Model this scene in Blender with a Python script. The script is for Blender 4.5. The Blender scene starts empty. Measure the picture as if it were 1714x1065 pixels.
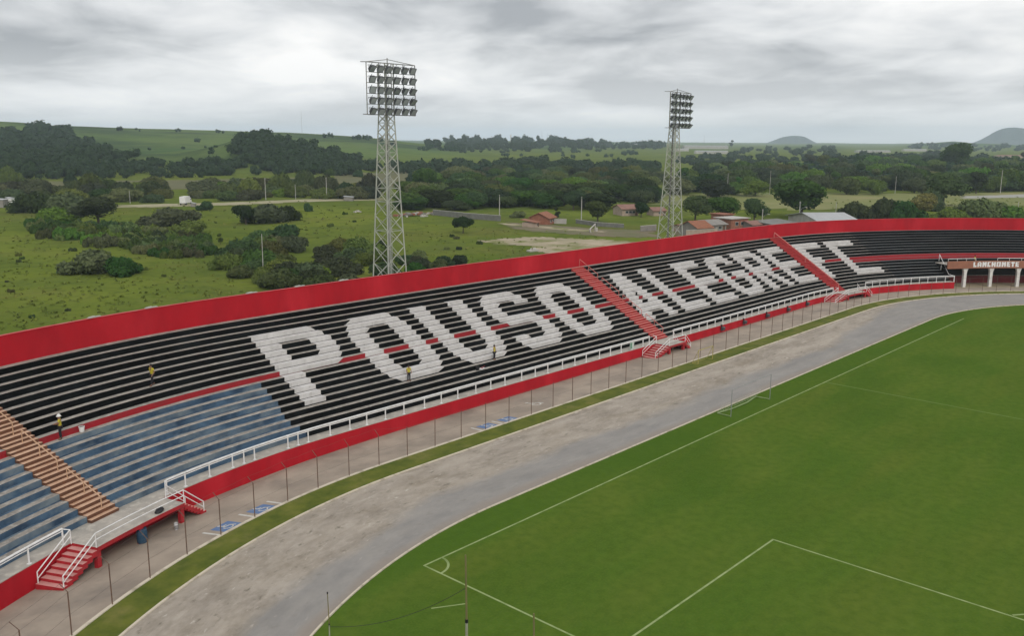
import bpy, math, random
import numpy as np
from mathutils import Vector, Matrix
random.seed(7); RNG = np.random.default_rng(7)
scene = bpy.context.scene
R = math.radians

# ------------------------------------------------------------------ camera
IW, IH, FPX = 1714.0, 1065.0, 1499.89
PITCH, ROLL, YAW = 0.1975, 0.0044, 0.7406
CAM = np.array([-31.0884, -35.0039, 23.5262])
_f = np.array([math.cos(YAW)*math.cos(PITCH), math.sin(YAW)*math.cos(PITCH), -math.sin(PITCH)])
_r0 = np.array([math.sin(YAW), -math.cos(YAW), 0.0]); _u0 = np.cross(_r0, _f)
_r = _r0*math.cos(ROLL) + _u0*math.sin(ROLL); _u = -_r0*math.sin(ROLL) + _u0*math.cos(ROLL)
cd = bpy.data.cameras.new('camera'); cam = bpy.data.objects.new('camera', cd)
scene.collection.objects.link(cam)
cd.sensor_width = 36; cd.sensor_fit = 'HORIZONTAL'; cd.lens = FPX/IW*36
cd.clip_start = 0.5; cd.clip_end = 30000
M = Matrix(((_r[0], _u[0], -_f[0], CAM[0]), (_r[1], _u[1], -_f[1], CAM[1]), (_r[2], _u[2], -_f[2], CAM[2]), (0, 0, 0, 1)))
cam.matrix_world = M
scene.camera = cam

# ------------------------------------------------------------------ world, sun, exposure
scene.view_settings.view_transform = 'Standard'
scene.view_settings.look = 'None'
scene.view_settings.exposure = 0.0
scene.view_settings.gamma = 1.0
scene.cycles.volume_bounces = 3          # light scattered more than once inside the haze
SUN_EL, SUN_AZ = 36.0, 240.0           # azimuth of the sun, counter-clockwise from +X
w = bpy.data.worlds.new("World"); scene.world = w; w.use_nodes = True
nt = w.node_tree; nt.nodes.clear()
def wn(t, **k):
    n = nt.nodes.new(t)
    for a, b in k.items(): setattr(n, a, b)
    return n
def wmath(op, a, b=None, c=None, clamp=False):
    n = wn('ShaderNodeMath', operation=op, use_clamp=clamp)
    for i, v in enumerate((a, b, c)):
        if v is None: continue
        if isinstance(v, (int, float)): n.inputs[i].default_value = v
        else: nt.links.new(v, n.inputs[i])
    return n.outputs[0]
out = wn('ShaderNodeOutputWorld'); bg = wn('ShaderNodeBackground')
bg.inputs['Strength'].default_value = 0.118
sky = wn('ShaderNodeTexSky', sky_type='NISHITA'); sky.sun_disc = False
sky.sun_elevation = R(SUN_EL); sky.sun_rotation = R(90-SUN_AZ); sky.air_density = 1.0; sky.dust_density = 2.5
tc = wn('ShaderNodeTexCoord'); sep = wn('ShaderNodeSeparateXYZ'); nt.links.new(tc.outputs['Generated'], sep.inputs[0])
zc = wmath('MAXIMUM', sep.outputs[2], 0.0)
den = wmath('ADD', zc, 0.15)
comb = wn('ShaderNodeCombineXYZ')
# plan position of a cloud deck: rotate into the viewing heading so that bands lie across it
ca, sa = math.cos(YAW+0.12), math.sin(YAW+0.12)
fx = wmath('ADD', wmath('MULTIPLY', sep.outputs[0], ca), wmath('MULTIPLY', sep.outputs[1], sa))
sx = wmath('SUBTRACT', wmath('MULTIPLY', sep.outputs[1], ca), wmath('MULTIPLY', sep.outputs[0], sa))
nt.links.new(wmath('DIVIDE', fx, den), comb.inputs[0])
nt.links.new(wmath('MULTIPLY', wmath('DIVIDE', sx, den), 1.15), comb.inputs[1])
def wnoise(scale, detail, rough, dist, off):
    mp = wn('ShaderNodeMapping'); mp.inputs['Location'].default_value = off
    nt.links.new(comb.outputs[0], mp.inputs[0])
    n = wn('ShaderNodeTexNoise'); n.inputs['Scale'].default_value = scale; n.inputs['Detail'].default_value = detail
    n.inputs['Roughness'].default_value = rough; n.inputs['Distortion'].default_value = dist
    nt.links.new(mp.outputs[0], n.inputs['Vector']); return n.outputs[0]
n1 = wnoise(0.62, 4, .5, .3, (44.1, 21.2, 7)); n2 = wnoise(1.7, 7, .56, .35, (3.6, 33.3, 9))
cl = wmath('ADD', wmath('MULTIPLY', n1, 0.68), wmath('MULTIPLY', n2, 0.32))
rampc = wn('ShaderNodeValToRGB'); e = rampc.color_ramp
e.elements[0].position = 0.38; e.elements[0].color = (9.6, 9.5, 9.35, 1)
e.elements[1].position = 0.61; e.elements[1].color = (3.6, 3.75, 3.95, 1)
em = e.elements.new(0.5); em.color = (6.9, 7.0, 7.1, 1)
nt.links.new(cl, rampc.inputs[0])
hz = wmath('SUBTRACT', 1.0, wmath('MULTIPLY', zc, 11.0), clamp=True)       # pale band towards the horizon
mixh = wn('ShaderNodeMix', data_type='RGBA'); mixh.inputs['B'].default_value = (9.3, 9.4, 9.5, 1)
nt.links.new(wmath('MULTIPLY', hz, 0.75), mixh.inputs['Factor']); nt.links.new(rampc.outputs[0], mixh.inputs['A'])
mixs = wn('ShaderNodeMix', data_type='RGBA'); mixs.inputs['Factor'].default_value = 0.95
nt.links.new(sky.outputs[0], mixs.inputs['A']); nt.links.new(mixh.outputs['Result'], mixs.inputs['B'])
nt.links.new(mixs.outputs['Result'], bg.inputs['Color']); nt.links.new(bg.outputs[0], out.inputs[0])
sd = bpy.data.lights.new('sun', 'SUN'); so = bpy.data.objects.new('sun', sd); scene.collection.objects.link(so)
sd.energy = 1.4; sd.angle = R(25); sd.color = (1, .94, .85)
sdir = Vector((math.cos(R(SUN_AZ))*math.cos(R(SUN_EL)), math.sin(R(SUN_AZ))*math.cos(R(SUN_EL)), math.sin(R(SUN_EL))))
so.rotation_euler = sdir.to_track_quat('Z', 'Y').to_euler()

# ------------------------------------------------------------------ helpers
COL = scene.collection
def tag(o, label=None, cat=None, group=None, kind=None):
    if label: o['label'] = label
    if cat: o['category'] = cat
    if group: o['group'] = group
    if kind: o['kind'] = kind
    return o
def empty(name, loc=(0, 0, 0), rz=0.0, label=None, cat=None, group=None):
    o = bpy.data.objects.new(name, None); o.empty_display_size = 0.3; COL.objects.link(o)
    o.location = loc; o.rotation_euler = (0, 0, rz); return tag(o, label, cat, group)
class MB:
    def __init__(s): s.v = []; s.f = []; s.m = []; s.uv = []; s.smooth = []
    def poly(s, pts, mi=0, uv=None, smooth=False):
        n = len(s.v); s.v += [tuple(map(float, p)) for p in pts]; s.f.append(tuple(range(n, n+len(pts)))); s.m.append(mi); s.smooth.append(smooth)
        s.uv += list(uv) if uv is not None else [(0, 0)]*len(pts)
    def box(s, c, size, rz=0.0, mi=0):
        hx, hy, hz_ = size[0]/2, size[1]/2, size[2]/2; a, b = math.cos(rz), math.sin(rz)
        P8 = [(c[0]+x*a-y*b, c[1]+x*b+y*a, c[2]+z) for z in (-hz_, hz_) for x, y in ((-hx, -hy), (hx, -hy), (hx, hy), (-hx, hy))]
        s.hexa(P8, mi)
    def hexa(s, p, mi=0):
        for q in ((3, 2, 1, 0), (4, 5, 6, 7), (0, 1, 5, 4), (1, 2, 6, 5), (2, 3, 7, 6), (3, 0, 4, 7)): s.poly([p[i] for i in q], mi)
    def bar(s, a, b, r, n=6, mi=0, r2=None, cap=True):
        a = Vector(a); b = Vector(b); d = (b-a)
        if d.length < 1e-6: return
        q = d.to_track_quat('Z', 'Y'); r2 = r if r2 is None else r2
        A = [a+q@Vector((r*math.cos(2*math.pi*i/n), r*math.sin(2*math.pi*i/n), 0)) for i in range(n)]
        B = [b+q@Vector((r2*math.cos(2*math.pi*i/n), r2*math.sin(2*math.pi*i/n), 0)) for i in range(n)]
        for i in range(n):
            j = (i+1) % n; s.poly([A[i], A[j], B[j], B[i]], mi, smooth=n > 6)
        if cap: s.poly(A[::-1], mi); s.poly(B, mi)
    def tube(s, pts, r, n=6, mi=0):
        for a, b in zip(pts[:-1], pts[1:]): s.bar(a, b, r, n, mi)
    def lathe(s, prof, c=(0, 0, 0), n=16, mi=0):
        for (r0, z0), (r1, z1) in zip(prof[:-1], prof[1:]):
            for i in range(n):
                a0, a1 = 2*math.pi*i/n, 2*math.pi*(i+1)/n
                q = [(c[0]+r0*math.cos(a0), c[1]+r0*math.sin(a0), c[2]+z0), (c[0]+r0*math.cos(a1), c[1]+r0*math.sin(a1), c[2]+z0),
                     (c[0]+r1*math.cos(a1), c[1]+r1*math.sin(a1), c[2]+z1), (c[0]+r1*math.cos(a0), c[1]+r1*math.sin(a0), c[2]+z1)]
                s.poly(q, mi, smooth=True)
    def mesh(s, name, mats):
        me = bpy.data.meshes.new(name); me.from_pydata(s.v, [], s.f)
        for m in (mats if isinstance(mats, (list, tuple)) else [mats]): me.materials.append(m)
        me.polygons.foreach_set('material_index', s.m); me.polygons.foreach_set('use_smooth', s.smooth)
        uvl = me.uv_layers.new(name='UVMap'); uvl.data.foreach_set('uv', np.array(s.uv, float).ravel())
        me.update(); return me
    def build(s, name, mats, parent=None, label=None, cat=None, group=None, kind=None, loc=None, rz=None):
        o = bpy.data.objects.new(name, s.mesh(name, mats)); COL.objects.link(o)
        if parent: o.parent = parent
        if loc is not None: o.location = loc
        if rz is not None: o.rotation_euler = (0, 0, rz)
        return tag(o, label, cat, group, kind)
def copy_tree(o, parent=None):
    c = o.copy(); COL.objects.link(c)
    if parent: c.parent = parent
    for ch in list(o.children): copy_tree(ch, c)
    return c
# a pixel of the photograph -> the point of a level plane it shows
def gp(px, py, z=0.0):
    d = ((px-IW/2)/FPX)*_r + ((IH/2-py)/FPX)*_u + _f
    return CAM + d*((z-CAM[2])/d[2])
def ray(px, py):
    d = ((px-IW/2)/FPX)*_r + ((IH/2-py)/FPX)*_u + _f
    return d/np.linalg.norm(d)

# ------------------------------------------------------------------ materials
MATS = {}
def mat(name, col, col2=None, scale=1.0, rough=0.75, detail=6, lo=0.35, hi=0.65, coord='Object', stretch=(1, 1, 1), bump=0.0, metal=0.0,
        col3=None, scale3=0.1, lo3=.5, hi3=.7, rand=0.0, spec=0.3, dist=0.0):
    m = bpy.data.materials.new(name); m.use_nodes = True; t = m.node_tree; b = t.nodes['Principled BSDF']
    b.inputs['Roughness'].default_value = rough; b.inputs['Metallic'].default_value = metal
    b.inputs['Specular IOR Level'].default_value = spec
    b.inputs['Base Color'].default_value = (*col, 1)
    src = None
    if col2 or col3 or bump:
        c = t.nodes.new('ShaderNodeTexCoord'); mp = t.nodes.new('ShaderNodeMapping'); mp.inputs['Scale'].default_value = stretch
        if coord == 'World':
            g = t.nodes.new('ShaderNodeNewGeometry'); t.links.new(g.outputs['Position'], mp.inputs[0])
        else: t.links.new(c.outputs[coord], mp.inputs[0])
        def noise(sc, dt, l, h):
            n = t.nodes.new('ShaderNodeTexNoise'); n.inputs['Scale'].default_value = sc; n.inputs['Detail'].default_value = dt
            n.inputs['Roughness'].default_value = .6; n.inputs['Distortion'].default_value = dist
            t.links.new(mp.outputs[0], n.inputs['Vector'])
            r = t.nodes.new('ShaderNodeMapRange'); r.inputs['From Min'].default_value = l; r.inputs['From Max'].default_value = h
            t.links.new(n.outputs[0], r.inputs[0]); return n, r
        n, r = noise(scale, detail, lo, hi)
        mx = t.nodes.new('ShaderNodeMix'); mx.data_type = 'RGBA'
        mx.inputs['A'].default_value = (*col, 1); mx.inputs['B'].default_value = (*(col2 or col), 1)
        t.links.new(r.outputs[0], mx.inputs['Factor']); src = mx.outputs['Result']
        if col3:
            n3, r3 = noise(scale3, 5, lo3, hi3)
            m3 = t.nodes.new('ShaderNodeMix'); m3.data_type = 'RGBA'; m3.inputs['B'].default_value = (*col3, 1)
            t.links.new(src, m3.inputs['A']); t.links.new(r3.outputs[0], m3.inputs['Factor']); src = m3.outputs['Result']
        if bump:
            bp = t.nodes.new('ShaderNodeBump'); bp.inputs['Strength'].default_value = bump; bp.inputs['Distance'].default_value = .05
            t.links.new(n.outputs[0], bp.inputs['Height']); t.links.new(bp.outputs[0], b.inputs['Normal'])
    if rand:
        oi = t.nodes.new('ShaderNodeObjectInfo'); hs = t.nodes.new('ShaderNodeHueSaturation')
        for k, (sock, lo_, hi_) in enumerate((('Hue', .5-.035*rand, .5+.03*rand), ('Saturation', 1-.35*rand, 1+.1*rand), ('Value', 1-.45*rand, 1+.5*rand))):
            mr = t.nodes.new('ShaderNodeMapRange'); mr.inputs['To Min'].default_value = lo_; mr.inputs['To Max'].default_value = hi_
            if k == 0: t.links.new(oi.outputs['Random'], mr.inputs[0])
            else:
                mu = t.nodes.new('ShaderNodeMath'); mu.operation = 'MULTIPLY'; mu.inputs[1].default_value = 7.31*k
                fr = t.nodes.new('ShaderNodeMath'); fr.operation = 'FRACT'
                t.links.new(oi.outputs['Random'], mu.inputs[0]); t.links.new(mu.outputs[0], fr.inputs[0]); t.links.new(fr.outputs[0], mr.inputs[0])
            t.links.new(mr.outputs[0], hs.inputs[sock])
        if src: t.links.new(src, hs.inputs['Color'])
        else: hs.inputs['Color'].default_value = (*col, 1)
        src = hs.outputs[0]
    if src: t.links.new(src, b.inputs['Base Color'])
    MATS[name] = m; return m
m_red = mat('red_paint', (.42, .011, .020), (.34, .010, .018), .5, .7, stretch=(1, .35, 1), col3=(.52, .022, .034), scale3=.22, lo3=.5, hi3=.75, coord='UV', spec=.12)
m_red2 = mat('red_steel', (.40, .02, .028), (.30, .016, .022), 2, .55)
m_redstep = mat('red_step', (.36, .03, .03), (.26, .022, .022), 1.5, .7)
m_redtread = mat('red_tread', (.60, .22, .19), (.45, .14, .12), 1.2, .8)
m_pinkstep = mat('worn_pink_step', (.56, .27, .25), (.45, .19, .17), 1.2, .8)
m_redband = mat('red_band', (.34, .013, .022), (.25, .018, .023), .8, .7, coord='UV')
m_pinktread = mat('faded_red_tread', (.25, .09, .09), (.17, .085, .085), .6, .8, coord='UV', stretch=(1, .3, 1))
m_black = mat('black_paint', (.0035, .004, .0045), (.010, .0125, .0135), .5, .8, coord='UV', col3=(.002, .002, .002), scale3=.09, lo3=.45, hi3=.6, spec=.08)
m_blue = mat('faded_blue_paint', (.080, .140, .215), (.030, .055, .095), .8, .85, coord='UV', stretch=(.7, .8, 1), col3=(.185, .225, .25), scale3=.3, lo3=.48, hi3=.68, spec=.12)
m_conc = mat('terrace_concrete', (.33, .30, .265), (.21, .19, .17), .7, .85, coord='UV', stretch=(1, 1.5, 1), col3=(.50, .47, .43), scale3=2.2, lo3=.5, hi3=.75)
m_darkconc = mat('grimy_concrete', (.15, .155, .155), (.10, .105, .11), .5, .9, coord='UV', stretch=(.5, 2, 1), col3=(.25, .25, .24), scale3=.25, lo3=.5, hi3=.7)
m_walk = mat('walkway_concrete', (.42, .385, .34), (.30, .28, .25), .6, .85, coord='UV', col3=(.5, .46, .40), scale3=1.7)
m_white = mat('white_paint', (.60, .585, .575), (.48, .465, .455), .8, .8, coord='UV', col3=(.36, .345, .33), scale3=2.2, lo3=.52, hi3=.74)
m_whitesteel = mat('white_steel', (.76, .76, .76), (.62, .62, .61), 3, .5)
m_orange = mat('orange_riser', (.15, .062, .034), (.10, .048, .03), 1.5, .75)
m_orangetread = mat('orange_tread', (.60, .40, .28), (.46, .28, .18), 1.3, .8)
m_tan = mat('tan_steel', (.55, .36, .23), (.45, .28, .18), 2, .6)
m_terra = mat('terracotta_paint', (.33, .14, .085), (.25, .11, .07), .8, .75, coord='UV')
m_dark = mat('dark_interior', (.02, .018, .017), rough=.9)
m_colwhite = mat('column_white', (.70, .69, .66), (.55, .54, .52), 1.5, .7)
m_pave = mat('pavement_concrete', (.36, .30, .24), (.25, .21, .17), .35, .9, coord='World', col3=(.17, .145, .125), scale3=.16, lo3=.55, hi3=.78, bump=.15)
m_kerb = mat('pale_kerb', (.56, .50, .40), (.30, .26, .19), .9, .85, coord='UV', lo=.5, hi=.68)
m_rust = mat('rusty_steel', (.10, .07, .055), (.16, .09, .06), 5, .7)
m_wire = mat('wire', (.12, .10, .09), rough=.6)
m_galv = mat('galvanised_steel', (.42, .43, .38), (.30, .32, .29), 1.2, .55)
m_galvd = mat('dark_steel', (.13, .13, .12), (.2, .2, .18), 1.2, .6)
m_lampbody = mat('lamp_housing', (.045, .05, .055), (.09, .095, .1), 3, .45, metal=.2)
m_glass = mat('lamp_glass', (.34, .38, .40), rough=.2, spec=.6)
m_blackpl = mat('black_plastic', (.015, .015, .017), rough=.5)
m_line = mat('worn_pitch_line', (.30, .37, .16), (.12, .19, .045), 1.1, .9, coord='World', lo=.4, hi=.75)
m_linefaint = mat('faint_pitch_line', (.12, .185, .04), (.085, .15, .02), .5, .9, coord='World')
m_net = mat('white_net', (.5, .52, .45), rough=.9)

def material_grass():
    m = bpy.data.materials.new('pitch_grass'); m.use_nodes = True; t = m.node_tree; b = t.nodes['Principled BSDF']
    b.inputs['Roughness'].default_value = 1; b.inputs['Specular IOR Level'].default_value = .0
    g = t.nodes.new('ShaderNodeNewGeometry')
    def noise(scale, st, det=5, lo=.35, hi=.65, dist=0.0):
        mp = t.nodes.new('ShaderNodeMapping'); mp.inputs['Scale'].default_value = st; t.links.new(g.outputs['Position'], mp.inputs[0])
        n = t.nodes.new('ShaderNodeTexNoise'); n.inputs['Scale'].default_value = scale; n.inputs['Detail'].default_value = det; n.inputs['Distortion'].default_value = dist
        t.links.new(mp.outputs[0], n.inputs['Vector'])
        r = t.nodes.new('ShaderNodeMapRange'); r.inputs['From Min'].default_value = lo; r.inputs['From Max'].default_value = hi
        t.links.new(n.outputs[0], r.inputs[0]); return r.outputs[0]
    def mix(f, a, bcol, k=1.0):
        x = t.nodes.new('ShaderNodeMix'); x.data_type = 'RGBA'
        if isinstance(a, tuple): x.inputs['A'].default_value = (*a, 1)
        else: t.links.new(a, x.inputs['A'])
        x.inputs['B'].default_value = (*bcol, 1)
        mu = t.nodes.new('ShaderNodeMath'); mu.operation = 'MULTIPLY'; mu.inputs[1].default_value = k
        t.links.new(f, mu.inputs[0]); t.links.new(mu.outputs[0], x.inputs['Factor']); return x.outputs['Result']
    c = mix(noise(.11, (1, 1, 1)), (.068, .128, .017), (.090, .142, .021))       # broad patches
    c = mix(noise(.06, (1, 1.6, 1), lo=.5, hi=.66), c, (.050, .104, .013), .6)  # deep green areas
    c = mix(noise(.35, (.25, 1, 1), lo=.5, hi=.72), c, (.125, .158, .027), .4)    # drier streaks along the pitch
    c = mix(noise(.09, (.35, 2.2, 1), lo=.52, hi=.7), c, (.13, .145, .026), .35)
    c = mix(noise(1.6, (1, 1, 1), det=8), c, (.048, .09, .012), .45)
    c = mix(noise(7, (1, 1, 1), det=4, lo=.45, hi=.7), c, (.11, .15, .025), .35)            # fine mottle
    # the darker, less trodden strip outside the touchline
    s = t.nodes.new('ShaderNodeSeparateXYZ'); t.links.new(g.outputs['Position'], s.inputs[0])
    n = t.nodes.new('ShaderNodeMapRange'); n.inputs['From Min'].default_value = -.4; n.inputs['From Max'].default_value = .5; t.links.new(s.outputs[1], n.inputs[0])
    c = mix(n.outputs[0], c, (.050, .104, .013), .4)
    t.links.new(c, b.inputs['Base Color'])
    bp = t.nodes.new('ShaderNodeBump'); bp.inputs['Strength'].default_value = .5; bp.inputs['Distance'].default_value = .04
    n2 = t.nodes.new('ShaderNodeTexNoise'); n2.inputs['Scale'].default_value = 6; n2.inputs['Detail'].default_value = 6
    t.links.new(g.outputs['Position'], n2.inputs['Vector']); t.links.new(n2.outputs[0], bp.inputs['Height']); t.links.new(bp.outputs[0], b.inputs['Normal'])
    return m
m_grass = material_grass()
m_verge = mat('verge_grass', (.125, .140, .024), (.070, .095, .016), .7, .95, coord='World', col3=(.19, .175, .055), scale3=.3, lo3=.52, hi3=.75, bump=.4, spec=.1)

def material_track():
    # UV: x = metres along the lane, y = metres out from the inner kerb
    m = bpy.data.materials.new('track_surface'); m.use_nodes = True; t = m.node_tree; b = t.nodes['Principled BSDF']
    b.inputs['Roughness'].default_value = .9; b.inputs['Specular IOR Level'].default_value = .2
    tc_ = t.nodes.new('ShaderNodeTexCoord'); uv = tc_.outputs['UV']
    def noise(scale, st, det=6, lo=.35, hi=.65, loc=(0, 0, 0)):
        mp = t.nodes.new('ShaderNodeMapping'); mp.inputs['Scale'].default_value = st; mp.inputs['Location'].default_value = loc; t.links.new(uv, mp.inputs[0])
        n = t.nodes.new('ShaderNodeTexNoise'); n.inputs['Scale'].default_value = scale; n.inputs['Detail'].default_value = det; n.inputs['Roughness'].default_value = .62
        t.links.new(mp.outputs[0], n.inputs['Vector'])
        r = t.nodes.new('ShaderNodeMapRange'); r.inputs['From Min'].default_value = lo; r.inputs['From Max'].default_value = hi
        t.links.new(n.outputs[0], r.inputs[0]); return r.outputs[0], n.outputs[0]
    def mth(op, a, bb, clamp=False):
        n = t.nodes.new('ShaderNodeMath'); n.operation = op; n.use_clamp = clamp
        for i, v in enumerate((a, bb)):
            if isinstance(v, (int, float)): n.inputs[i].default_value = v
            else: t.links.new(v, n.inputs[i])
        return n.outputs[0]
    def mix(f, a, c):
        x = t.nodes.new('ShaderNodeMix'); x.data_type = 'RGBA'
        for s_, v in (('A', a), ('B', c)):
            if isinstance(v, tuple): x.inputs[s_].default_value = (*v, 1)
            else: t.links.new(v, x.inputs[s_])
        t.links.new(f, x.inputs['Factor']); return x.outputs['Result']
    sp = t.nodes.new('ShaderNodeSeparateXYZ'); t.links.new(uv, sp.inputs[0])
    gr, _ = noise(.5, (.35, 1, 1)); 
    c = mix(gr, (.375, .33, .275), (.26, .226, .188))
    p2, _ = noise(1.3, (.3, 1.2, 1), lo=.5, hi=.7); c = mix(mth('MULTIPLY', p2, .7), c, (.42, .375, .32))
    st_, _ = noise(.30, (.5, 1.3, 1), lo=.5, hi=.7, loc=(5, 2, 0)); c = mix(mth('MULTIPLY', st_, .8), c, (.225, .188, .14))
    s5, _ = noise(.9, (.6, 1.1, 1), det=8, lo=.5, hi=.68, loc=(2, 12, 3)); c = mix(mth('MULTIPLY', s5, .45), c, (.165, .14, .108))
    # asphalt of the inner lanes, with a ragged edge; along the far half it widens
    e1, raw = noise(.16, (.35, .8, 1), det=7)
    edge = mth('ADD', sp.outputs[1], mth('MULTIPLY', mth('SUBTRACT', raw, .5), 7.0))
    wid = t.nodes.new('ShaderNodeMapRange'); wid.inputs['From Min'].default_value = 60; wid.inputs['From Max'].default_value = 100; wid.inputs['To Min'].default_value = 3.6; wid.inputs['To Max'].default_value = 9.0
    t.links.new(sp.outputs[0], wid.inputs[0])
    asp = mth('MULTIPLY', mth('SUBTRACT', mth('ADD', wid.outputs[0], .5), edge), .9, clamp=True)
    an, _ = noise(.9, (.25, 1, 1), lo=.3, hi=.7)
    ac = mix(an, (.195, .198, .204), (.275, .268, .258))
    c = mix(mth('MULTIPLY', asp, .7), c, ac)
    # the trodden brownish rim beside the kerb
    rim = mth('MULTIPLY', mth('SUBTRACT', .95, mth('ADD', sp.outputs[1], mth('MULTIPLY', mth('SUBTRACT', raw, .5), 3))), 1.6, clamp=True)
    c = mix(mth('MULTIPLY', rim, .75), c, (.265, .225, .19))
    # pale chips and dark spots, longer along the lane
    g7, _ = noise(3.6, (.6, 1.2, 1), det=8, lo=.42, hi=.62, loc=(4, 4, 9)); c = mix(mth('MULTIPLY', mth('MULTIPLY', g7, .2), mth('SUBTRACT', 1.0, mth('MULTIPLY', asp, .8))), c, (.42, .385, .34))
    ch, _ = noise(2.1, (.45, 1.3, 1), det=4, lo=.62, hi=.72, loc=(1, 7, 0)); 
    fade = t.nodes.new('ShaderNodeMapRange'); fade.inputs['From Min'].default_value = 95; fade.inputs['From Max'].default_value = 60; fade.inputs['To Min'].default_value = 0; fade.inputs['To Max'].default_value = .85
    t.links.new(sp.outputs[0], fade.inputs[0])
    c = mix(mth('MULTIPLY', mth('MULTIPLY', ch, fade.outputs[0]), mth('SUBTRACT', 1.0, mth('MULTIPLY', asp, .75))), c, (.50, .46, .405))
    dk, _ = noise(1.5, (.5, 1.2, 1), det=6, lo=.59, hi=.72, loc=(9, 3, 4)); c = mix(mth('MULTIPLY', mth('MULTIPLY', dk, .8), mth('SUBTRACT', 1.0, mth('MULTIPLY', asp, .7))), c, (.11, .095, .065))
    t.links.new(c, b.inputs['Base Color'])
    bp = t.nodes.new('ShaderNodeBump'); bp.inputs['Strength'].default_value = .25; bp.inputs['Distance'].default_value = .03
    n2 = t.nodes.new('ShaderNodeTexNoise'); n2.inputs['Scale'].default_value = 3; n2.inputs['Detail'].default_value = 7
    t.links.new(uv, n2.inputs['Vector']); t.links.new(n2.outputs[0], bp.inputs['Height']); t.links.new(bp.outputs[0], b.inputs['Normal'])
    return m
m_track = material_track()

# ------------------------------------------------------------------ the oval: u = metres along it (0 = start of the straight), r = metres out
X0, X1, YC, R0 = 8.8752, 94.0266, -34.1263, 55.0
SL = X1-X0
RIN, ROUT, RV = 37.0756, 45.94, 48.16
_du = [0, 18, 30, 45, 57, 70, 85, 92, 97, 104, 112, 137]; _dz = [0, 0, .05, .15, .22, .27, .32, .32, .25, .17, .15, .12]
def sag(u): return float(np.interp(u, _du, _dz))
def xy(u, r):
    if u < 0: return (X0+r*math.sin(u/R0), YC+r*math.cos(u/R0))
    if u > SL: return (X1+r*math.sin((u-SL)/R0), YC+r*math.cos((u-SL)/R0))
    return (X0+u, YC+r)
def P(u, r, z):                                  # on the stand (it sinks a little along the straight)
    x, y = xy(u, r); return (x, y, z-sag(u))
def G(u, r, z=0.0):                              # on the level ground
    x, y = xy(u, r); return (x, y, z)
def heading(u):                                  # direction of increasing u
    a = 0.0 if 0 <= u <= SL else (-(u/R0) if u < 0 else -((u-SL)/R0))
    return a
def usteps(u0, u1, step=1.2):
    n = max(1, int(math.ceil((u1-u0)/step))); return [u0+(u1-u0)*i/n for i in range(n+1)]
UOV = R0*math.pi/2                               # quarter turn
def full_u(step=1.6): return usteps(-UOV, SL+UOV, step)
def mirror(p): return (p[0], 2*YC-p[1], p[2])

def ring(name, ra, rb, z, m, parent=None, step=1.6, za=None, thick=0.0, u0=None, u1=None, both=True):
    mb = MB(); us = full_u(step) if u0 is None else usteps(u0, u1, step)
    za = z if za is None else za
    for side in ((0, 1) if both else (0,)):
        g = (lambda p: p) if side == 0 else mirror
        for a, b in zip(us[:-1], us[1:]):
            q = [g(G(a, ra, za)), g(G(b, ra, za)), g(G(b, rb, z)), g(G(a, rb, z))]
            uv = [(a+side*400, 0), (b+side*400, 0), (b+side*400, rb-ra), (a+side*400, rb-ra)]
            if side == 0: mb.poly(q, 0, uv)
            else: mb.poly(q[::-1], 0, uv[::-1])
            if thick:
                for rr, zz, fl in ((ra, za, side == 0), (rb, z, side == 1)):
                    s4 = [g(G(a, rr, zz-thick)), g(G(b, rr, zz-thick)), g(G(b, rr, zz)), g(G(a, rr, zz))]
                    mb.poly(s4 if fl else s4[::-1], 0, [(a, 0), (b, 0), (b, .1), (a, .1)])
    return mb.build(name, m, parent, kind='structure')
ring('running_track', RIN+.03, ROUT-.07, 0.0, m_track)
ring('grass_verge', ROUT+.07, RV-.1, 0.05, m_verge)
ring('inner_kerb', RIN-.075, RIN+.03, 0.07, m_kerb, thick=.5)
ring('outer_kerb', ROUT-.07, ROUT+.07, 0.07, m_kerb, thick=.5)
ring('fence_kerb', RV-.1, RV+.1, 0.10, m_kerb, thick=.5)
def zwall(u): return -.42-.24*float(np.interp(u, [-8, 6], [1, 0]))
def zpave(u, r): return zwall(u)*(r-RV-.1)/(54.32-RV-.1)
mb = MB(); us = usteps(-UOV, SL+UOV, 1.5)
for a, b in zip(us[:-1], us[1:]): mb.poly([G(a, RV+.1, 0), G(b, RV+.1, 0), G(b, 54.32, zwall(b)), G(a, 54.32, zwall(a))], 0)
mb.build('pavement', m_pave, kind='structure')
mb = MB()                                        # the grass field inside the track, one sheet
us = full_u(2.0)
top = [G(u, RIN-.075, 0.0) for u in us]
for a, b in zip(top[:-1], top[1:]):
    ma, mb_ = mirror(a), mirror(b)
    ys = [0, .02, .1, .3, .5, .7, .9, .98, 1]
    for s, e_ in zip(ys[:-1], ys[1:]):
        L = lambda p, q, k: (p[0]*(1-k)+q[0]*k, p[1]*(1-k)+q[1]*k, 0.0)
        mb.poly([L(a, ma, s), L(a, ma, e_), L(b, mb_, e_), L(b, mb_, s)], 0)
mb.build('pitch_grass', m_grass, kind='structure')
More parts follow.
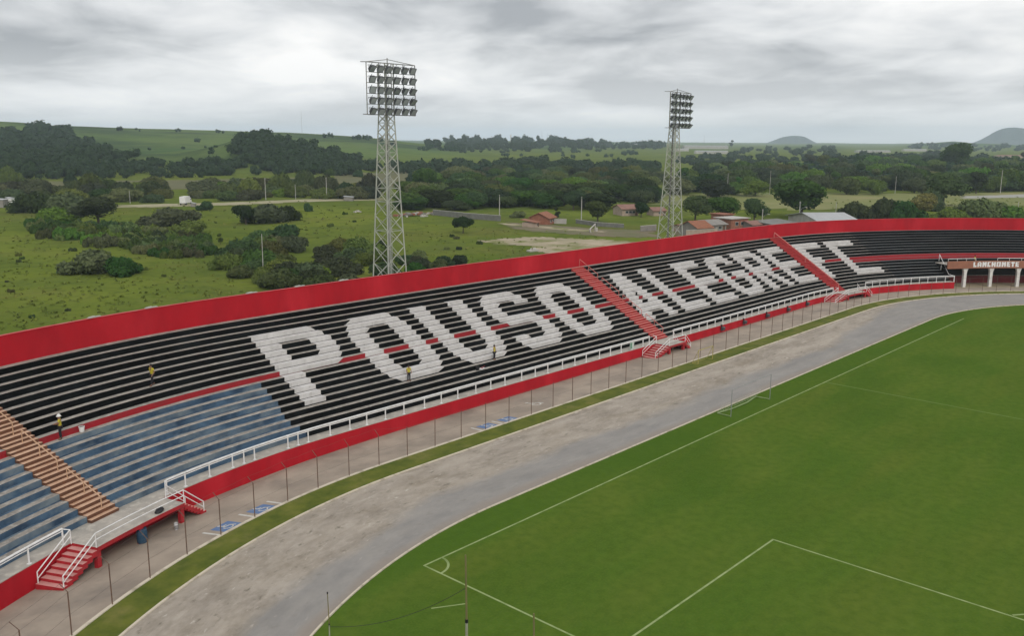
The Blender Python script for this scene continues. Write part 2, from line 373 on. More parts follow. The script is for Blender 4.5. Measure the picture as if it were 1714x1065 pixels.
# pitch markings
LZ = 0.004
def line(mb, a, b, wd=.12):
    a = np.array(a); b = np.array(b); d = (b-a)/np.linalg.norm(b-a); n = np.array([-d[1], d[0]])*wd/2
    mb.poly([(*(a-n), LZ), (*(b-n), LZ), (*(b+n), LZ), (*(a+n), LZ)])
mb = MB(); PAY = -12.8
line(mb, (-.06, 0), (97.5, 0)); line(mb, (0, -.06), (0, -67.9))
line(mb, (.06, PAY), (16.5, PAY)); line(mb, (16.5, PAY+.06), (16.5, PAY-40.3)); line(mb, (.06, PAY-40.26), (16.44, PAY-40.26))
line(mb, (.06, PAY-11), (5.5, PAY-11)); line(mb, (5.5, PAY-10.94), (5.5, PAY-29.3))
def arc(mb, c, r, a0, a1, n=24, wd=.12, z=LZ+.003):
    for i in range(n):
        t0, t1 = a0+(a1-a0)*i/n, a0+(a1-a0)*(i+1)/n
        mb.poly([(c[0]+(r-wd/2)*math.cos(t0), c[1]+(r-wd/2)*math.sin(t0), z), (c[0]+(r+wd/2)*math.cos(t0), c[1]+(r+wd/2)*math.sin(t0), z),
                 (c[0]+(r+wd/2)*math.cos(t1), c[1]+(r+wd/2)*math.sin(t1), z), (c[0]+(r-wd/2)*math.cos(t1), c[1]+(r-wd/2)*math.sin(t1), z)][::1])
arc(mb, (0, 0), 1.35, R(-88), R(-2), 12, .14)
arc(mb, (11, PAY-20.15), 9.15, R(-52), R(52), 30)
mb.build('pitch_markings', m_line, kind='structure')
mb = MB(); line(mb, (53.2, -.1), (53.2, -67.9), .16); mb.build('halfway_line', m_linefaint, kind='structure')

# ------------------------------------------------------------------ terrain: one sheet out to the horizon
def _prof(pts): a = np.array(pts, float); return a[:, 0], a[:, 1]
# each ridge: skyline as seen from the stadium (pixel column, pixel row), foot distance, crest distance
RIDGES = [
 (_prof([(-900, 215), (-200, 206), (0, 211), (50, 213), (100, 217), (190, 219), (260, 221), (390, 222), (480, 223), (560, 227), (620, 231), (690, 239), (760, 247), (900, 262), (1100, 285)]), 560, 1450),
 (_prof([(300, 262), (385, 242), (420, 227), (470, 233), (520, 246), (560, 258), (600, 269), (640, 281), (760, 292)]), 520, 800),
 (_prof([(560, 250), (640, 243), (700, 243), (790, 238), (880, 236), (930, 237), (1000, 242), (1100, 244), (1190, 245), (1280, 246), (1330, 243.5), (1390, 244), (1440, 250), (1560, 256), (1714, 262), (2400, 262)]), 900, 2600),
 (_prof([(1300, 262), (1404, 250), (1480, 244), (1540, 237), (1580, 233), (1610, 236), (1660, 238), (1714, 243), (1800, 246), (2600, 240)]), 2700, 3600),
]
def ztop(px, py, d):                             # height above the sea of the plain of a skyline point at ground distance d
    phi = np.arctan((IW/2-px)/FPX*math.cos(0)); dd = d*np.cos(phi)
    tt = (IH/2-py)/FPX
    return CAM[2] + dd*(tt*math.cos(PITCH)-math.sin(PITCH))/(math.cos(PITCH)+tt*math.sin(PITCH))
def _sm(t): t = np.clip(t, 0, 1); return t*t*(3-2*t)
def terr(x, y):
    x = np.asarray(x, float); y = np.asarray(y, float)
    dx, dy = x-CAM[0], y-CAM[1]; d = np.hypot(dx, dy)+1e-6
    phi = np.arctan2(dy, dx)-YAW; phi = (phi+np.pi) % (2*np.pi)-np.pi
    px = IW/2-FPX*np.tan(np.clip(phi, -1.25, 1.25))
    z = -0.75+0.35*np.sin(x*.021+1)*np.sin(y*.017)+.25*np.sin(x*.051)*np.cos(y*.043+2)
    hgt = np.zeros_like(d)
    for (cx, cy), d0, d1 in RIDGES:
        py = np.interp(px, cx, cy)
        h = np.maximum(ztop(px, py, np.full_like(d, d1))+.75, 0)
        s = _sm((d-d0)/(d1-d0)); s = np.where(d > d1, 1-.55*np.clip((d-d1)/d1/.6, 0, 1), s)
        und = 1+.10*np.sin(x*.006+y*.004)*np.sin(y*.007-x*.002)*(d < d1*.97)
        hgt = np.maximum(hgt, h*s*und)
    hgt = np.where(np.abs(phi) > 1.3, np.minimum(hgt, 60), hgt)
    # level platform under the stadium
    q = np.hypot(x-51.5, (y+34)*1.2); k = _sm((q-118)/40)
    return (-0.75)*(1-k)+z*k+hgt
def terr1(x, y): return float(terr(np.array([x]), np.array([y]))[0])
def hit(px, py, dmax=8000):                      # where the line of sight through a pixel meets the land
    d = ray(px, py); t = np.geomspace(90, dmax, 900); q = CAM+t[:, None]*d
    below = q[:, 2] < terr(q[:, 0], q[:, 1])
    i = int(np.argmax(below))
    if not below.any(): return None
    return np.array([q[i, 0], q[i, 1], terr1(q[i, 0], q[i, 1])])
def hitw(px, py):
    h = hit(px, py); return h, (np.linalg.norm(h-CAM)/FPX if h is not None else 0)     # point, metres per pixel there

def material_land():
    m = bpy.data.materials.new('land'); m.use_nodes = True; t = m.node_tree; b = t.nodes['Principled BSDF']
    b.inputs['Roughness'].default_value = 1; b.inputs['Specular IOR Level'].default_value = 0
    g = t.nodes.new('ShaderNodeNewGeometry')
    def noise(scale, lo, hi, det=6, st=(1, 1, 1), loc=(0, 0, 0)):
        mp = t.nodes.new('ShaderNodeMapping'); mp.inputs['Scale'].default_value = st; mp.inputs['Location'].default_value = loc; t.links.new(g.outputs['Position'], mp.inputs[0])
        n = t.nodes.new('ShaderNodeTexNoise'); n.inputs['Scale'].default_value = scale; n.inputs['Detail'].default_value = det; n.inputs['Roughness'].default_value = .6
        t.links.new(mp.outputs[0], n.inputs['Vector'])
        r = t.nodes.new('ShaderNodeMapRange'); r.inputs['From Min'].default_value = lo; r.inputs['From Max'].default_value = hi
        t.links.new(n.outputs[0], r.inputs[0]); return r.outputs[0]
    def mix(f, a, c, k=1.0):
        x = t.nodes.new('ShaderNodeMix'); x.data_type = 'RGBA'
        for s_, v in (('A', a), ('B', c)):
            if isinstance(v, tuple): x.inputs[s_].default_value = (*v, 1)
            else: t.links.new(v, x.inputs[s_])
        mu = t.nodes.new('ShaderNodeMath'); mu.operation = 'MULTIPLY'; mu.inputs[1].default_value = k
        t.links.new(f, mu.inputs[0]); t.links.new(mu.outputs[0], x.inputs['Factor']); return x.outputs['Result']
    c = mix(noise(.018, .38, .62), (.145, .180, .030), (.095, .132, .024))
    c = mix(noise(.05, .5, .68), c, (.15, .15, .045), .5)
    c = mix(noise(.15, .52, .7), c, (.055, .08, .02), .6)
    c = mix(noise(.6, .5, .7, 8), c, (.055, .085, .018), .45)
    c = mix(noise(.03, .5, .66, loc=(7, 19, 0)), c, (.085, .115, .03), .65)
    c = mix(noise(.011, .55, .66, loc=(40, 9, 0)), c, (.10, .085, .04), .35)
    # pasture of the hills: larger, cooler fields
    s = t.nodes.new('ShaderNodeSeparateXYZ'); t.links.new(g.outputs['Position'], s.inputs[0])
    hh = t.nodes.new('ShaderNodeMapRange'); hh.inputs['From Min'].default_value = 1; hh.inputs['From Max'].default_value = 8; t.links.new(s.outputs[2], hh.inputs[0])
    v = t.nodes.new('ShaderNodeTexVoronoi'); v.inputs['Scale'].default_value = .0035; t.links.new(g.outputs['Position'], v.inputs['Vector'])
    sv = t.nodes.new('ShaderNodeSeparateColor'); t.links.new(v.outputs['Color'], sv.inputs[0])
    hc = mix(sv.outputs[0], (.115, .165, .045), (.07, .125, .042))
    hc = mix(noise(.012, .45, .65), hc, (.12, .15, .06), .5)
    hc = mix(noise(.06, .52, .7), hc, (.05, .08, .03), .5)
    hc = mix(noise(.0045, .48, .6, loc=(3, 8, 0)), hc, (.035, .06, .03), .75)
    c = mix(hh.outputs[0], c, hc)
    t.links.new(c, b.inputs['Base Color']); return m
m_land = material_land()
az_in = np.linspace(-34, 34, 300); az_out = np.concatenate([np.linspace(-180, -35, 60), np.linspace(35, 180, 61)[:-1]])
azs = np.sort(np.concatenate([az_in, az_out])); azr = np.radians(azs)+YAW
ds = np.concatenate([[0.0], np.geomspace(20, 8000, 160)])
AZ, DD = np.meshgrid(azr, ds)
gx = CAM[0]+DD*np.cos(AZ); gy = CAM[1]+DD*np.sin(AZ); gz = terr(gx, gy)
nA, nD = len(azr), len(ds)
verts = np.stack([gx, gy, gz], -1).reshape(-1, 3)
faces = []
for i in range(nD-1):
    for j in range(nA):
        k = (j+1) % nA
        if i == 0: faces.append((0*nA+j, (i+1)*nA+j, (i+1)*nA+k))
        else: faces.append((i*nA+j, (i+1)*nA+j, (i+1)*nA+k, i*nA+k))
me = bpy.data.meshes.new('ground'); me.from_pydata(verts.tolist(), [], faces); me.materials.append(m_land)
me.polygons.foreach_set('use_smooth', [True]*len(faces)); me.update()
o = bpy.data.objects.new('ground', me); COL.objects.link(o); tag(o, kind='structure')
# far mountains
m_mount = mat('mountain_forest', (.035, .05, .04), (.055, .068, .055), .004, .95, coord='World')
def mountain(name, prof, d, depth, nseg=60):
    px = np.array([p[0] for p in prof], float); py = np.array([p[1] for p in prof], float)
    xs = np.linspace(px[0], px[-1], nseg); ys = np.interp(xs, px, py)
    ker = np.array([1, 2, 3, 2, 1.])/9; ys = np.convolve(np.pad(ys, 2, mode='edge'), ker, 'valid')
    rows = []
    for k, hk in ((-1, 0), (-.6, .35), (-.25, .8), (0, 1), (.3, .7), (.7, .25), (1, 0)):
        row = []
        for i, (x, y) in enumerate(zip(xs, ys)):
            ph = YAW+math.atan((IW/2-x)/FPX); h = max(0, float(ztop(np.array(x), np.array(y), d)))
            dist = d+depth*k*(1+.12*math.sin(i*.9+k*3))
            row.append((CAM[0]+dist*math.cos(ph), CAM[1]+dist*math.sin(ph), -4+(h+4)*hk*(1 if hk in (0, 1) else 1+.10*math.sin(i*1.3+k*5))))
        rows.append(row)
    mb = MB()
    for a, b in zip(rows[:-1], rows[1:]):
        for i in range(nseg-1): mb.poly([a[i+1], a[i], b[i], b[i+1]], 0, smooth=True)
    return mb.build(name, m_mount, kind='structure')
mountain('mountain', [(1225, 246), (1255, 244), (1262, 240), (1275, 237), (1285, 233), (1300, 227), (1318, 224.5), (1335, 226), (1348, 233), (1360, 239), (1380, 244), (1410, 247)], 6500, 600)
mountain('mountain', [(1560, 246), (1590, 240), (1612, 236), (1628, 229), (1640, 221), (1652, 213), (1666, 209.5), (1680, 209), (1700, 212), (1720, 216), (1760, 223), (1850, 240), (1900, 247)], 6600, 650)
mountain('far_range', [(1180, 246), (1225, 240), (1250, 236), (1270, 239), (1300, 243), (1390, 243), (1440, 243), (1500, 240), (1580, 234), (1620, 238), (1800, 240), (1900, 246)], 7400, 250)

# ------------------------------------------------------------------ the grandstand
RW, RF, ZW, TD, RH, NR = 54.3, 55.504, 0.825, 0.682, 0.375, 19
UA, UB, UE = -58.0, 119.8, 172.0                 # left end, end of the front wall, right end
RP = RF+NR*TD; ZT = ZW+NR*RH; PH = 2.12          # parapet foot radius, height there, parapet height
def rowr(i): return RF+TD*(i-1)                  # riser i = 1..19
def rowz(i): return ZW+RH*i                      # tread i
stand = empty('grandstand', (*xy(40, 62), 0), 0, 'long curved concrete grandstand with black, blue and white painted terraces under a red parapet wall', 'grandstand')
SP = Vector(stand.location)
def sbuild(mb, name, mats, label=None, parent=None):
    o = mb.build(name, mats, None, label)
    if parent is None:
        o.parent = stand; o.matrix_parent_inverse = Matrix.Translation(-SP)
    else:
        o.parent = parent
    return o
BLUE_END = {11: -2.0, 12: -1.95, 13: -2.0, 14: -1.9, 15: -2.15, 16: -2.3, 17: -2.25, 18: -1.9, 19: -1.8}
def strip(mb, u0, u1, ra, za, rb, zb, mi=0, v0=0.0, step=1.3):
    us = usteps(u0, u1, step); hgt = math.hypot(rb-ra, zb-za)
    for a, b in zip(us[:-1], us[1:]):
        mb.poly([P(a, ra, za), P(b, ra, za), P(b, rb, zb), P(a, rb, zb)], mi, [(a, v0), (b, v0), (b, v0+hgt), (a, v0+hgt)])
for i in range(1, NR+1):
    k = 20-i; mb = MB(); vv = i*3.37; r = rowr(i); z0, z1 = rowz(i-1), rowz(i)
    uend = UE if i >= 8 else UB
    if k <= 9: seg = [(UA, uend, 0)]
    elif k == 10: seg = [(UA, uend, 2)]
    elif k == 11: seg = [(UA, BLUE_END[k], 1), (BLUE_END[k], 105.3, 0), (105.3, uend, 2)]
    else: seg = [(UA, BLUE_END[k], 1), (BLUE_END[k], uend, 0)]
    for a, b, mi in seg: strip(mb, a, b, r, z0, r, z1, mi, vv)
    lip = .018                                   # bare concrete edge of the step
    strip(mb, UA, uend, r, z1, r+lip, z1+.0, 3, vv+.4)
    tr = [(UA, uend, 3)] if k not in (10, 11) else [(UA, 105.3, 3), (105.3, uend, 4)]
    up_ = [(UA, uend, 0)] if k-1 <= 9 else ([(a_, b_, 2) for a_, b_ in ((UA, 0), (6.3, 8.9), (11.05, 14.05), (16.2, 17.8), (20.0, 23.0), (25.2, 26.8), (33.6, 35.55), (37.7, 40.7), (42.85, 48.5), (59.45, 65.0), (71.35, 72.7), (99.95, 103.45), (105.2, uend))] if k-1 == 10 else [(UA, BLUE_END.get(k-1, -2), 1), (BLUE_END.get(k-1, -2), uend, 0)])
    if i < NR:
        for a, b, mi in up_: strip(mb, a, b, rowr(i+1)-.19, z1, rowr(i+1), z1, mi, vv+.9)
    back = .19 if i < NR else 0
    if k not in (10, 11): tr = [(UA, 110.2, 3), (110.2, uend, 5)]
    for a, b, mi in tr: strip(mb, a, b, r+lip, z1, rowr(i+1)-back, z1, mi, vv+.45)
    e0 = [P(uend, r, z0-.4), P(uend, r, z1), P(uend, rowr(i+1), z1), P(uend, rowr(i+1), z0-.4)]; mb.poly(e0, 3, [(0, 0), (0, .4), (.7, .4), (.7, 0)])
    e0 = [P(UA, r, z0-.4), P(UA, rowr(i+1), z0-.4), P(UA, rowr(i+1), z1), P(UA, r, z1)]; mb.poly(e0, 3, [(0, 0), (0, .4), (.7, .4), (.7, 0)])
    lab = {10: 'terrace row with a red riser', }.get(k)
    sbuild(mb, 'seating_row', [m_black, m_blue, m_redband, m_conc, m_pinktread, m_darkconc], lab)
# front wall with the walkway on top
mb = MB(); strip(mb, UA, UB, RW, -1.0, RW, ZW-.05, 0); strip(mb, UA, UB, RW, ZW-.05, RW, ZW, 1, 3); strip(mb, UA, UB, RW, ZW, RF, ZW, 1, 5)
mb.poly([P(UB, RW, -.8), P(UB, RF+7*TD, -.8), P(UB, RF+7*TD, ZW), P(UB, RW, ZW)], 0); mb.poly([P(UA, RW, ZW), P(UA, RF+7*TD, ZW), P(UA, RF+7*TD, -.8), P(UA, RW, -.8)], 0)
sbuild(mb, 'front_wall', [m_red, m_walk], 'low red front wall carrying the walkway')
# parapet
mb = MB(); RP0 = RP+.006
strip(mb, UA, UE, RP0, ZT-.1, RP0, ZT+PH, 0, 40); strip(mb, UA, UE, RP0-.035, ZT+PH, RP0+.285, ZT+PH, 1, 50); strip(mb, UA, UE, RP0-.035, ZT+PH-.05, RP0-.035, ZT+PH, 0, 55)
strip(mb, UA, UE, RP0, ZT+PH-.05, RP0-.035, ZT+PH-.05, 0, 57)
us = usteps(UA, UE, 1.3)
for a, b in zip(us[:-1], us[1:]): mb.poly([P(b, RP0+.25, -1.2), P(a, RP0+.25, -1.2), P(a, RP0+.25, ZT+PH), P(b, RP0+.25, ZT+PH)], 2, [(b, 0), (a, 0), (a, 10), (b, 10)])
for u_, fl in ((UA, 1), (UE, 0)):
    q = [P(u_, RP0, ZT-.1), P(u_, RP0+.25, ZT-.1), P(u_, RP0+.25, ZT+PH), P(u_, RP0, ZT+PH)]; mb.poly(q[::-1] if fl else q, 0)
m_redcap = mat('red_cap', (.46, .07, .07), (.40, .22, .19), .9, .75, coord='UV', lo=.5, hi=.75)
sbuild(mb, 'parapet_wall', [m_red, m_redcap, m_conc], 'tall plain red parapet wall along the top of the terraces')

# painted letters, row by row from the twelfth riser up: intervals (left top, left bottom, right top, right bottom)
def iv(a, b): return (a, a, b, b)
S2 = iv(0, 2.15)
def O_():
    side = [iv(0, 2.15), iv(5.15, 7.3)]
    return [[(1.6, 1.0, 6.15, 6.55)], [(.75, .5, 6.75, 7.1)], [(.35, .15, 2.75, 2.4), (4.95, 5.2, 7.2, 7.35)]]+[side]*6+[[(0, .15, 2.2, 2.65), (5.0, 4.6, 7.3, 7.1)], [(.25, .55, 6.95, 6.65)], [(.68, 1.4, 6.5, 5.75)]]
LET = {
 'P': (0.0, [[(0, 0, 6.0, 6.55)], [(0, 0, 6.75, 7.0)], [iv(0, 2.1), (4.9, 5.1, 7.2, 7.3)], [iv(0, 2.12), iv(5.15, 7.27)], [iv(0, 2.1), (5.05, 4.8, 7.2, 7.1)], [(0, 0, 6.9, 6.7)], [(0, 0, 6.45, 5.9)]]+[[iv(0, 2.07)]]*5),
 'O': (8.9, O_()),
 'U': (17.8, [[S2, iv(5.2, 7.4)]]*9+[[(0, .12, 2.3, 2.7), (4.85, 4.5, 7.25, 7.05)], [(.3, .5, 6.9, 6.65)], [(.7, 1.45, 6.2, 5.75)]]),
 'S': (26.8, [[(1.4, .9, 5.85, 6.5)], [(.45, .3, 6.75, 6.95)], [(.15, .05, 2.7, 2.3), (4.8, 5.05, 7.1, 7.25)], [iv(0, 2.2)], [(0, .12, 2.25, 2.45)], [(.2, .5, 5.9, 6.4)], [(.85, 1.35, 6.55, 6.8)], [(4.75, 5.0, 6.9, 7.0)], [iv(4.9, 7.05)], [(0, 0, 1.95, 2.4), (4.7, 4.25, 7.05, 6.9)], [(.1, .3, 6.75, 6.5)], [(.4, 1.05, 5.9, 5.45)]]),
 'O ': (35.55, O_()),
 'A': (48.5, [[iv(2.7, 5.3)], [iv(2.46, 5.45)], [iv(2.2, 5.6)], [iv(1.98, 5.77)], [iv(1.75, 5.93)], [iv(1.5, 3.55), iv(3.95, 6.1)], [iv(1.2, 3.3), iv(4.15, 6.25)], [iv(1.0, 3.1), iv(4.3, 6.5)], [iv(.8, 6.56)], [iv(.5, 6.7)], [iv(.25, 2.27), iv(4.8, 6.83)], [iv(0, 2.03), iv(4.9, 7.05)]]),
 'L': (57.25, [[iv(.1, 2.2)]]*10+[[iv(0, 6.1)]]*2),
 'E': (65.0, [[iv(.15, 6.4)]]*2+[[iv(.1, 2.35)]]*3+[[iv(.05, 6.35)]]*2+[[iv(0, 2.2)]]*3+[[iv(0, 6.0)]]*2),
 'G': (72.7, [[(1.85, 1.2, 6.4, 6.95)], [(.9, .65, 6.9, 7.15)], [(.35, .2, 2.7, 2.5), (5.0, 5.3, 7.3, 7.4)], [iv(.1, 2.4)], [iv(0, 2.3)], [iv(0, 2.25), iv(3.55, 7.35)], [iv(0, 2.15), iv(3.6, 7.35)], [iv(-.1, 2.15), iv(5.1, 7.25)], [iv(-.1, 2.1), iv(5.1, 7.2)], [(-.15, 0, 2.15, 2.5), (5.0, 4.6, 7.15, 7.0)], [(.15, .4, 6.75, 6.5)], [(.65, 1.3, 6.1, 5.7)]]),
 'R': (81.35, [[(.2, .2, 5.8, 6.3)], [(.15, .15, 6.4, 6.6)], [iv(.1, 2.35), (4.75, 4.9, 6.75, 6.8)], [iv(.1, 2.35), iv(4.85, 6.8)], [iv(.1, 2.35), (4.85, 4.65, 6.75, 6.65)], [(.1, .1, 6.6, 6.3)], [(.1, .1, 6.0, 5.6)], [iv(0, 2.25), iv(3.15, 5.2)], [iv(0, 2.25), iv(3.55, 5.55)], [iv(-.1, 2.15), iv(3.95, 5.9)], [iv(-.1, 2.1), iv(4.3, 6.2)], [iv(-.15, 2.05), iv(4.65, 6.5)]]),
 'E ': (89.2, [[iv(0, 5.15)]]*2+[[iv(0, 1.8)]]*3+[[iv(0, 5.15)]]*2+[[iv(0, 1.85)]]*3+[[iv(0, 5.15)]]*2),
 'F': (96.95, [[iv(.1, 5.35)]]*2+[[iv(.05, 1.75)]]*3+[[iv(0, 3.0)]]*2+[[iv(-.1, 1.6)]]*5),
 'C': (103.45, [[iv(0, 5.2)]]*2+[[iv(0, 1.68)]]*8+[[iv(0, 5.72)]]*2),
}
for ch, (us0, rows) in LET.items():
    mb = MB(); e_ = .006
    for q, row in enumerate(rows):
        k = 4+q; i = 20-k; r = rowr(i)-e_; z0, z1 = rowz(i-1)+.02, rowz(i)+e_
        for lt, lb, rt, rb_ in row:
            N = 1 if (lt == lb and rt == rb_) else 4
            for s in range(N):
                f0, f1 = s/N, (s+1)/N; zz0, zz1 = z0+(z1-z0)*f0, z0+(z1-z0)*f1
                # curved corners: a rounded rather than a straight run from bottom to top
                ez = lambda f: f
                l0, l1 = lb+(lt-lb)*ez(f0), lb+(lt-lb)*ez(f1); r0_, r1_ = rb_+(rt-rb_)*ez(f0), rb_+(rt-rb_)*ez(f1)
                n = max(1, int((r0_-l0)/1.3))
                for c in range(n):
                    A = us0+l0+(r0_-l0)*c/n; B = us0+l0+(r0_-l0)*(c+1)/n; C_ = us0+l1+(r1_-l1)*(c+1)/n; D_ = us0+l1+(r1_-l1)*c/n
                    mb.poly([P(A, r, zz0), P(B, r, zz0), P(C_, r, zz1), P(D_, r, zz1)], 0, [(A, k*2.3), (B, k*2.3), (C_, k*2.3+.4), (D_, k*2.3+.4)])
            n = max(1, int((rt-lt)/1.3))
            for c in range(n):
                A = us0+lt+(rt-lt)*c/n; B = us0+lt+(rt-lt)*(c+1)/n
                mb.poly([P(A, r, z1), P(B, r, z1), P(B, rowr(i+1)-.075, z1), P(A, rowr(i+1)-.075, z1)], 0, [(A, k*2.3+.5), (B, k*2.3+.5), (B, k*2.3+1.2), (A, k*2.3+1.2)])
    sbuild(mb, 'painted_letter', m_white, 'white painted letter '+ch.strip())

# staircases through the terraces (two steps to a row)
def staircase(u0, u1, mats, label, rail_mat, segs, urail, thick=.035, i1=NR):
    mb = MB(); e_ = .03; us = usteps(u0, u1, 1.3)
    def block(ra, rb, za, zb, zu):
        for a, b in zip(us[:-1], us[1:]):
            mb.poly([P(a, ra, za), P(b, ra, za), P(b, ra, zb), P(a, ra, zb)], 0); mb.poly([P(a, ra, zb), P(b, ra, zb), P(b, rb, zb), P(a, rb, zb)], 1)
        mb.poly([P(u0, ra, zb), P(u0, rb, zb), P(u0, rb, zu), P(u0, ra, zu)], 0); mb.poly([P(u1, ra, zu), P(u1, rb, zu), P(u1, rb, zb), P(u1, ra, zb)], 0)
    for i in range(1, i1+1):
        r, za = rowr(i), rowz(i-1)
        block(r-TD/2, r-e_, za, za+RH/2, za-.02)
        if i < NR or True: block(r-e_, r+TD/2, za+RH/2, za+RH+e_, za-.0)
    st = sbuild(mb, 'staircase', mats, label)
    inv = Matrix.Translation(-SP)
    for (a, b) in segs:
        hb = MB(); pts = []
        n = 6
        for s in range(n+1):
            i = a+(b-a)*s/n; pts.append(P(urail, RF+TD*(i-.5), rowz(i)+.88))
        hb.tube(pts, thick, 6)
        for s in (0, n//2, n):
            i = a+(b-a)*s/n; q = pts[s]; hb.bar((q[0], q[1], q[2]-.95), q, thick*.9, 6)
        h = hb.build('handrail', rail_mat); h.parent = st
    return st
staircase(-20.3, -18.2, [m_orange, m_orangetread], 'orange painted stairs', m_tan, [(.7, 4.6), (5.7, 9.9), (11.0, 14.8), (15.8, 19)], -19.05)
staircase(46.0, 48.5, [m_redstep, m_redtread], 'red stairs between the letters O and A', m_redtread, [(.7, 4.3), (5.2, 9.3), (10.2, 14.0), (15.0, 19.2)], 48.2)
staircase(94.5, 96.9, [m_redstep, m_redstep], 'darker red stairs between the letters E and F', m_redtread, [(.5, 19)], 95.7, .07)

# railings along the walkway
def railing(u0, u1, spacing=1.95, label=None, r=54.45, posts=None, hgt=.98):
    mb = MB(); us = usteps(u0, u1, 1.0); z = ZW
    mb.tube([P(u, r, z+hgt) for u in us], .062, 6); mb.tube([P(u, r, z+hgt-.15) for u in us], .03, 5)
    rl = sbuild(mb, 'railing', m_whitesteel, label)
    if posts is None:
        n = max(1, round((u1-u0)/spacing)); posts = [u0+(u1-u0)*k/n for k in range(n+1)]
    for u in posts:
        pb = MB(); pb.bar(P(u, r, z-.01), P(u, r, z+hgt), .052, 6); pb.box((*P(u, r, z+.02)[:2], z-sag(u)+.015), (.2, .2, .03), heading(u))
        q = pb.build('post', m_whitesteel); q.parent = rl
    return rl
railing(-50, -23.1, 2.42, 'white railing left of the near landing')
railing(-15.0, 43.6, posts=[-15.0, -13.45, -11.38, -9.36, -8.35, -7.4, -4.33, -3.38, -2.43, -.35, 1.56, 3.25, 5.19, 7.18, 9.49, 11.45, 13.46, 15.73, 17.69, 19.61, 21.96, 23.94, 25.83, 28.12, 30.12, 32.0, 34.29, 36.23, 38.19, 40.2, 42.37, 43.6], label='white railing in front of the word POUSO')
railing(48.65, 92.6, 1.95, 'white railing in front of the word ALEGRE')
railing(101.0, UB, 1.76, 'white railing at the far end of the front wall')

# landings with steps down to the pavement
def landing(uL, uR, usL, usR, label, r0=52.4, r1=54.2):
    zb = zpave(usL, 53)-.0+.03
    lm = MB()                                    # deck slab
    us = usteps(uL, uR, 1.0)
    for a, b in zip(us[:-1], us[1:]):
        lm.poly([P(a, r0, ZW), P(b, r0, ZW), P(b, RW-.004, ZW), P(a, RW-.004, ZW)], 0, [(a, 0), (b, 0), (b, 2), (a, 2)])
        lm.poly([P(a, r0, ZW-.26), P(b, r0, ZW-.26), P(b, r0, ZW), P(a, r0, ZW)], 1)
        lm.poly([P(b, r0, ZW-.26), P(a, r0, ZW-.26), P(a, RW-.004, ZW-.26), P(b, RW-.004, ZW-.26)], 1)
    for u in (uL, uR): lm.poly([P(u, r0, ZW-.26), P(u, RW-.004, ZW-.26), P(u, RW-.004, ZW), P(u, r0, ZW)], 1)
    ld = sbuild(lm, 'landing', [m_walk, m_red2], label)
    n = max(2, round((uR-uL)/3.4)+1)
    for k in range(n):
        u = uL+.18+(uR-uL-.36)*k/(n-1); pb = MB(); a = P(u, r0+.2, ZW-.26)
        pb.box((a[0], a[1], (a[2]-.85)/2), (.28, .28, a[2]+.85), heading(u)); q = pb.build('pillar', m_red2); q.parent = ld
    for ua, ub in ((uL, usL), (uR, usR)):        # steps
        sm = MB(); N = 7 if uL < 0 else 6; h = (ZW-zb)/(N+1)
        for s in range(N):
            a, b = ua+(ub-ua)*s/N, ua+(ub-ua)*(s+1)/N; zt = ZW-h*(s+1); zl = max(zb-.3, zt-.34)
            lo, hi = min(a, b), max(a, b)
            p8 = [P(lo, r0, zl), P(hi, r0, zl), P(hi, r1, zl), P(lo, r1, zl), P(lo, r0, zt), P(hi, r0, zt), P(hi, r1, zt), P(lo, r1, zt)]
            for fi, qd in enumerate(((3, 2, 1, 0), (4, 5, 6, 7), (0, 1, 5, 4), (1, 2, 6, 5), (2, 3, 7, 6), (3, 0, 4, 7))): sm.poly([p8[x] for x in qd], 1 if fi == 1 else 0)
        q = sm.build('steps', [m_red2, m_pinkstep if ub < ua else m_redtread]); q.parent = ld
    # rails
    rm = MB(); hg = .85
    ol = [P(usL+.15, r0+.05, zb+h*1+hg*.75), P(uL, r0+.05, ZW+hg), P(uR, r0+.05, ZW+hg), P(usR-.15, r0+.05, zb+h+hg*.75)]
    def sub(a, b, m): return [tuple(a[j]+(b[j]-a[j])*t/m for j in range(3)) for t in range(m+1)]
    deck = [P(u, r0+.05, ZW+hg) for u in usteps(uL, uR, 1)]
    full = [ol[0]]+deck+[ol[3]]
    rm.tube(full, .035, 6); rm.tube([(x, y, z-.38) for x, y, z in full], .03, 6)
    for q_ in (ol[0], ol[3]): rm.bar((q_[0], q_[1], q_[2]-hg), q_, .035, 6)
    for u in (uL, uR): a = P(u, r0+.05, ZW); rm.bar(a, (a[0], a[1], a[2]+hg), .035, 6)
    q = rm.build('guard_rail', m_whitesteel); q.parent = ld
    for ua, ub, jn in ((uL, usL, uL-.35), (uR, usR, uR+.35)):
        sgn = 1 if ub > ua else -1; rm = MB()
        a = P(ub-sgn*.15, r1-.06, zb+h+hg*.75); b = P(ua+sgn*.1, r1-.06, ZW+hg)
        rm.tube([a, b], .035, 6); rm.tube([(a[0], a[1], a[2]-.38), (b[0], b[1], b[2]-.38)], .03, 6)
        rm.bar((a[0], a[1], a[2]-hg), a, .035, 6); rm.bar((b[0], b[1], b[2]-hg), b, .035, 6)
        c = P(ua+sgn*.4, 54.45, ZW+.98); rm.tube([b, c], .03, 6)
        q = rm.build('guard_rail', m_whitesteel); q.parent = ld
    return ld
landing(-22.75, -15.5, -25.55, -13.7, 'long landing on red pillars with steps at both ends')
landing(44.7, 48.0, 41.75, 49.4, 'short landing with steps below the red stairs')
landing(93.6, 98.6, 89.6, 100.2, 'landing with steps below the darker red stairs')

